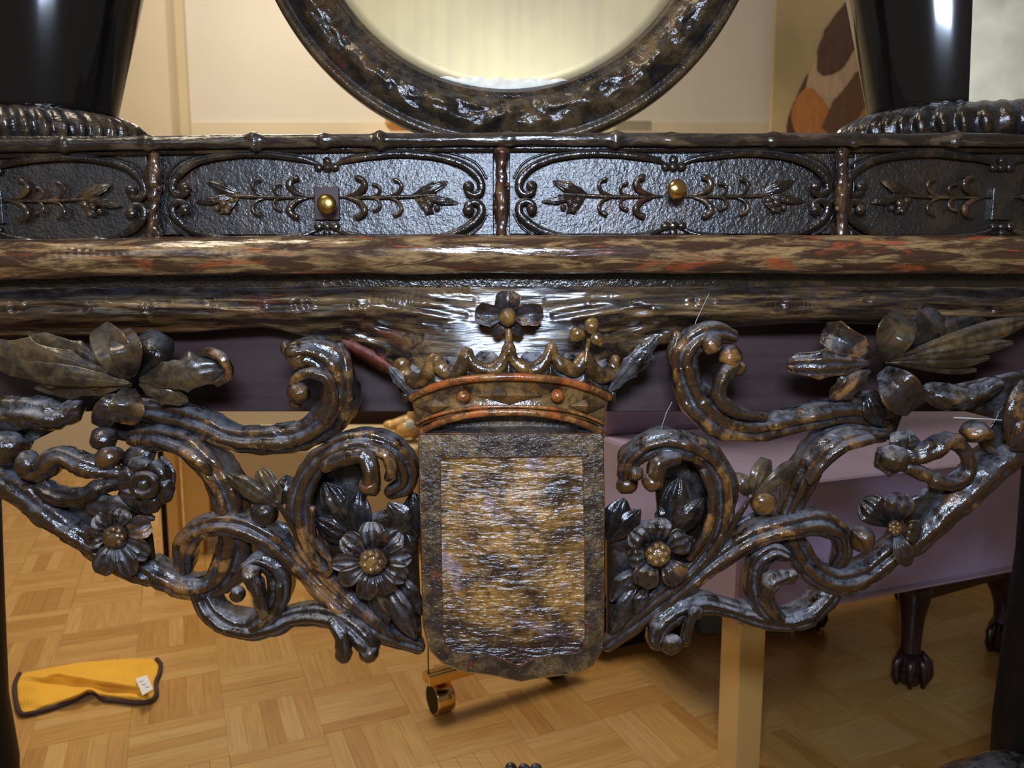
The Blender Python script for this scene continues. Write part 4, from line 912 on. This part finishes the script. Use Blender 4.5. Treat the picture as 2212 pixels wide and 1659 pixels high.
# objects seen above the table top, far behind
def shelf_on_wall():
    z = P(900, 286, 2540).z
    a = P(780, 290, 2540).x; b = P(1460, 290, 2540).x; s = MB(); s.box(((a+b)/2, 2.545, z-.02), b-a, .12, .03)
    t = empty('wall_ledge', ((a+b)/2, 2.545, z-.02), 'narrow cream ledge on the back wall behind the brass disc', 'shelf')
    s.build('board', M_base, t, smooth=False, bevel=.002)
    s = MB(); s.box(((a+b)/2, 2.60, z-.045), b-a-.1, .02, .03); s.build('batten', M_base, t, smooth=False)
    return z-.004
zl = shelf_on_wall()
q = MB(); c_ = P(872, 268, 2540); ball(q, 868, 268, 2540, 36, sy=.75, sd=.7, rough=.1, nf=20); ball(q, 895, 276, 2540, 20, sy=.8, sd=.9, rough=.1, nf=20)
zz = min(v[2] for v in q.v); q.v = [(x, y, z+(zl-zz)) for x, y, z in q.v]
tag(q.build('amber_ornament', plain('amber', (.55, .27, .06), .35, nscale=20, namp=.5, coat=.4)), 'small rounded amber ornament low behind the left edge of the round frame', 'ornament')
a = P(1328, 290, 2530).x; b = P(1404, 290, 2530).x; zb_ = P(1360, 264, 2530).z
q = MB(); q.box(((a+b)/2, 2.53, (zb_+zl)/2), b-a, .06, zb_-zl)
tag(q.build('storage_box', plain('olive_grey_card', (.30, .27, .19), .7, nscale=8, namp=.05), smooth=False, bevel=.002), 'small olive grey box low behind the right edge of the round frame', 'box')

# lilac chair with gold legs
M_lil = plain('lilac_velvet', (.40, .31, .50), .75, nscale=9, namp=.10, sheen=.4)
M_lil2 = plain('lilac_piping', (.30, .24, .34), .7)
CY_ = math.radians(21); cu = Vector((math.cos(CY_), math.sin(CY_), 0)); cv = Vector((-math.sin(CY_), math.cos(CY_), 0))
cr0 = P(1592, 1352, 330); cr0.z = 0
zh = P(1592, 1352, 330).z; ZS = .455; CW, CD = .92, .56
ch = empty('upholstered_chair', tuple(cr0+cu*CW/2+cv*CD/2), 'lilac upholstered chair on square gold legs behind the right scrolls', 'chair')
def cbox(u0, u1, v0, v1, z0, z1_, name, mat, bev=.01):
    c = cr0+cu*(u0+u1)/2+cv*(v0+v1)/2; q = MB(); q.box((c.x, c.y, (z0+z1_)/2), u1-u0, v1-v0, z1_-z0, CY_); o = q.build(name, mat, ch, smooth=False, bevel=bev); return o
cbox(0, CW, 0, CD, zh, ZS, 'seat', M_lil, .008)
cbox(.0, .76, CD-.14, CD, ZS, .80, 'backrest', M_lil, .012)
for v in (0, CD):
    q = MB(); wtube(q, [cr0+cu*0-cu*.002+cv*v*0+Vector((0, 0, zh+.012)), cr0+cu*CW-cv*.002+Vector((0, 0, zh+.012))] if v == 0 else [cr0-cu*.002+Vector((0, 0, zh+.012)), cr0-cu*.002+cv*CD+Vector((0, 0, zh+.012))], .0025); q.build('hem_piping', M_lil2, ch)
for u, v in ((.031, .024), (CW-.03, .024), (.034, CD-.05), (CW-.03, CD-.05)):
    c = cr0+cu*u+cv*v; legbox(c.x, c.y, .046, 0, zh, 'leg', ch, rz=CY_)
# dark carved chair behind
M_mah = plain('dark_mahogany', (.030, .010, .010), .33, nscale=40, namp=.4, coat=.2)
fb = G(1962, 1474); bb = G(2160, 1405)
dc = empty('claw_foot_stool', ((fb.x+bb.x)/2, (fb.y+bb.y)/2+.1, 0), 'low dark mahogany stool with ball-and-claw feet tucked under the lilac chair', 'stool')
def cab_leg(f, lean, s=1.0):
    q = MB(); f = Vector((f.x, f.y, 0)); pts = []; rs = []
    for z, dx, r_ in ((.022, 0, .026), (.035, 0, .029), (.055, 0, .024), (.07, 0, .017), (.10, .0, .018), (.13, -.05, .020), (.155, -.1, .025), (.18, -.15, .03), (.20, -.2, .030)):
        pts.append(f+Vector((lean*dx*.12, 0, z*s))); rs.append(r_*s)
    wtube(q, pts, rs, 18); 
    for v in q.v: pass
    l = q.build('leg', M_mah, dc)
    for k in range(4):
        a = math.radians(-160+k*47); q = MB()
        wtube(q, [f+Vector((math.cos(a)*.016, math.sin(a)*.016, .062)), f+Vector((math.cos(a)*.030, math.sin(a)*.030, .045)), f+Vector((math.cos(a)*.034, math.sin(a)*.034, .022)), f+Vector((math.cos(a)*.030, math.sin(a)*.030, .004))], [.008, .010, .008, .004], 10)
        q.build('claw', M_mah, l)
    q = MB(); lathe(q, f, [(.004, .001), (.02, .003), (.028, .018), (.026, .032), (.012, .044)], n=20); q.build('ball', M_mah, l)
cab_leg(fb, 0); cab_leg(bb, 1.2)
f2 = fb + Vector((-.10, .24, 0)); cab_leg(f2, 0)
f3 = bb + Vector((-.06, .26, 0)); cab_leg(f3, 0)
def railb(a, b, z0, z1_, t=.03):
    d = Vector((b.x-a.x, b.y-a.y, 0)); q = MB(); q.box(((a.x+b.x)/2, (a.y+b.y)/2, (z0+z1_)/2), d.length, t, z1_-z0, math.atan2(d.y, d.x)); q.build('seat_rail', M_mah, dc, smooth=False, bevel=.004)
railb(fb, bb, .165, .205); railb(fb, f2, .165, .205); railb(f2, f3, .165, .205); railb(bb, f3, .165, .205)
q = MB(); c_ = (fb+bb+f2+f3)/4; q.box((c_.x, c_.y, .215), .34, .26, .022, math.radians(20)); q.build('seat', plain('brown_leather', (.06, .025, .02), .5), dc, smooth=False, bevel=.012)
# round white rug, black box, teal box
rc = G(2300, 1215); q = MB(); lathe(q, (rc.x, rc.y, 0), [(.001, .006), (.30, .006), (.325, .006)], n=64)
rg = empty('round_rug', (rc.x, rc.y, 0), 'round off-white mat with a black bound edge, at the far right', 'rug')
q.build('pile', plain('white_mat', (.62, .60, .60), .9, nscale=30, namp=.08), rg)
q = MB(); lathe(q, (rc.x, rc.y, 0), [(.318, .0), (.318, .008), (.324, .011), (.331, .008), (.333, 0)], n=64); q.build('binding', plain('black_binding', (.01, .01, .01), .7), rg)
def floorbox(pxa, pya, pxb, pyb, depth, h, name, mat, label, cat):
    a = G(pxa, pya); b = G(pxb, pyb); d = b-a; n = Vector((-d.y, d.x, 0)).normalized(); c = (a+b)/2+n*depth/2
    t = empty(name, (c.x, c.y, 0), label, cat); q = MB(); q.box((c.x, c.y, h/2), d.length, depth, h, math.atan2(d.y, d.x)); q.build('body', mat, t, smooth=False, bevel=.006)
    q = MB(); q.box((c.x, c.y, h+.006), d.length+.008, depth+.008, .012, math.atan2(d.y, d.x)); q.build('lid', mat, t, smooth=False, bevel=.003); return t
floorbox(1262, 1418, 1500, 1366, .12, .085, 'storage_box', plain('matt_black', (.006, .008, .006), .6), 'low black box on the floor under the lilac chair', 'box')
floorbox(1512, 1372, 1712, 1366, .16, .05, 'storage_box', plain('teal_grey', (.16, .20, .20), .6), 'low teal grey box on the floor behind the gold chair leg', 'box')

# yellow cloth on the floor
ctl = [(60, 1452), (120, 1440), (180, 1430), (230, 1426), (290, 1422), (338, 1424), (347, 1432), (345, 1455), (338, 1475), (338, 1500), (325, 1515), (295, 1518), (255, 1514), (222, 1510), (205, 1497), (188, 1497), (160, 1512), (110, 1530), (60, 1542), (42, 1540), (34, 1520), (32, 1480), (38, 1458)]
cc_ = (190, 1475); oc = G(*cc_)
cl = empty('polishing_cloth', (oc.x, oc.y, 0), 'folded yellow microfibre cloth with dark brown edging, on the parquet floor', 'cloth')
L = resample(ctl, 120); q = MB(); rows = []
for k in range(19):
    s = 1-k/18; row = []
    for x, y in L:
        px_, py_2 = cc_[0]+(x-cc_[0])*s, cc_[1]+(y-cc_[1])*s
        h = .004+.016*min(1, (1-s)*3)*(1+.35*math.sin(px_*.045+py_2*.05)) + .005*noise.noise(Vector((px_*.02, py_2*.05, 0))) + min(1, (1-s)*4)*(.012*math.exp(-((py_2-(1442+(px_-60)*.17))/9)**2) - .008*math.exp(-((py_2-(1470+(px_-60)*.10))/7)**2))
        row.append(G(px_, py_2, max(.003, h)))
    rows.append(row)
rows = [[G(x, y, .001) for x, y in L]]+rows
q.grid(rows, close_v=True)
M_yel, nt, bs = newmat('yellow_microfibre'); bs.inputs['Roughness'].default_value = .95; bs.inputs['Base Color'].default_value = (.80, .42, .035, 1)
n = nt.nodes.new('ShaderNodeTexNoise'); n.inputs['Scale'].default_value = 260; b = nt.nodes.new('ShaderNodeBump'); b.inputs['Strength'].default_value = .8; b.inputs['Distance'].default_value = .003
tc = nt.nodes.new('ShaderNodeTexCoord'); nt.links.new(tc.outputs['Object'], n.inputs['Vector']); nt.links.new(n.outputs['Fac'], b.inputs['Height']); nt.links.new(b.outputs[0], bs.inputs['Normal'])
q.build('fabric', M_yel, cl)
edge = [(290, 1422), (338, 1424), (347, 1434), (344, 1455), (336, 1475), (338, 1498), (325, 1514), (295, 1518), (255, 1514), (222, 1510), (205, 1497), (188, 1497), (160, 1512), (110, 1530), (60, 1542), (44, 1540), (36, 1520), (32, 1480), (42, 1455)]
q = MB(); wtube(q, [G(x, y, .006) for x, y, *_ in spline([(a, b_, 0, 0) for a, b_ in edge[1:]], 5)], .0042, 10); q.build('edging', plain('brown_edging', (.045, .020, .018), .8, nscale=300, namp=.3), cl)
q = MB(); T = [(293, 1466), (317, 1458), (331, 1488), (308, 1502)]
for z in (.030, .0315): q.v.extend([tuple(G(x, y, z)) for x, y in T])
q.f = [(0, 1, 2, 3), (7, 6, 5, 4), (0, 4, 5, 1), (1, 5, 6, 2), (2, 6, 7, 3), (3, 7, 4, 0)]; q.m = [0]*6
o = q.build('care_tag', plain('white_tag', (.72, .70, .68), .7), cl, smooth=False); o['label'] = 'small white care tag'
q = MB(); a = G(305, 1472, .0322); b_ = G(318, 1484, .0322)
for t in (0, .5, 1):
    c_ = a.lerp(b_, t); q.box(c_, .007, .0012, .0006, .5)
q.build('tag_print', plain('grey_print', (.2, .2, .22), .8), cl, smooth=False)

# brass castor stand
wc = G(950, 1550); wc.z = 0
tr = empty('brass_trolley', (wc.x, wc.y, 0), 'low brass trolley frame with a drum castor, below the shield', 'trolley')
R = .027; hub = wc+Vector((0, .02, R))
ax = Vector((.86, .50, 0)).normalized(); pr_ = ax.cross(Vector((0, 0, 1)))
def wheel(q, c, R, w, m0=0):
    rows = []
    for s, k in ((-w/2, .01), (-w/2, .86), (-w/2+.001, .95), (-w/2+.003, 1), (w/2-.003, 1), (w/2, .95), (w/2, .01)):
        rows.append([c+ax*s+(pr_*math.cos(t*math.pi/20)+Vector((0, 0, 1))*math.sin(t*math.pi/20))*R*k for t in range(40)])
    q.grid(rows, close_v=True)
q = MB(); wheel(q, hub, R, .034); wl = q.build('castor_wheel', M_brass, tr)
q = MB(); rows = []
for k in (.02, .5, .90): rows.append([hub-ax*.0176+(pr_*math.cos(t*math.pi/20)+Vector((0, 0, 1))*math.sin(t*math.pi/20))*R*k for t in range(40)])
q.grid(rows, close_v=True); q.build('wheel_face', M_blackwood, wl)
zb_ = R*2+.004; z_b2 = zb_+.016
Lbar = .30
q = MB(); c_ = hub+ax*(Lbar/2-.028)+Vector((0, 0, 0)); q.box((c_.x, c_.y, zb_+.010), Lbar, .03, .016, math.atan2(ax.y, ax.x)); q.build('frame_bar', M_brass, tr, smooth=False, bevel=.001)
q = MB(); wtube(q, [hub+Vector((0, 0, R*.9)), hub+Vector((0, 0, R+.012))], .006); q.build('swivel', M_brass_dull, tr)
q = MB(); p0 = hub-ax*.022+Vector((0, -.006, 0)); wtube(q, [Vector((p0.x, p0.y, .30)), Vector((p0.x, p0.y, zb_+.021)), Vector((p0.x+ax.x*.06, p0.y+ax.y*.06, zb_+.021))], .0013); q.build('wire_edge', M_blackwood, tr)
h2 = hub+ax*(Lbar-.06); q = MB(); wheel(q, Vector((h2.x, h2.y, R)), R, .034); q.build('castor_wheel', M_blackwood, tr)

# cobweb strands in the carving
q = MB(); wtube(q, [P(*p) for p in ((1532, 634, -8), (1505, 690, -14), (1482, 755, -20))], .00028, 6)
wtube(q, [P(*p) for p in ((1452, 868, -12), (1440, 890, -14), (1420, 950, -18))], .00025, 6)
wtube(q, [P(*p) for p in ((2060, 902, -12), (2130, 905, -12), (2215, 912, -12))], .0006, 6)
tag(q.build('cobweb_strands', plain('cobweb', (.5, .5, .5), .8)), 'fine grey cobweb strands stretched across the right-hand carving', 'cobweb')

for o in list(bpy.data.objects):
    if o.type == 'EMPTY':
        for c_ in o.children: c_.matrix_parent_inverse = Matrix.Translation(o.location).inverted()
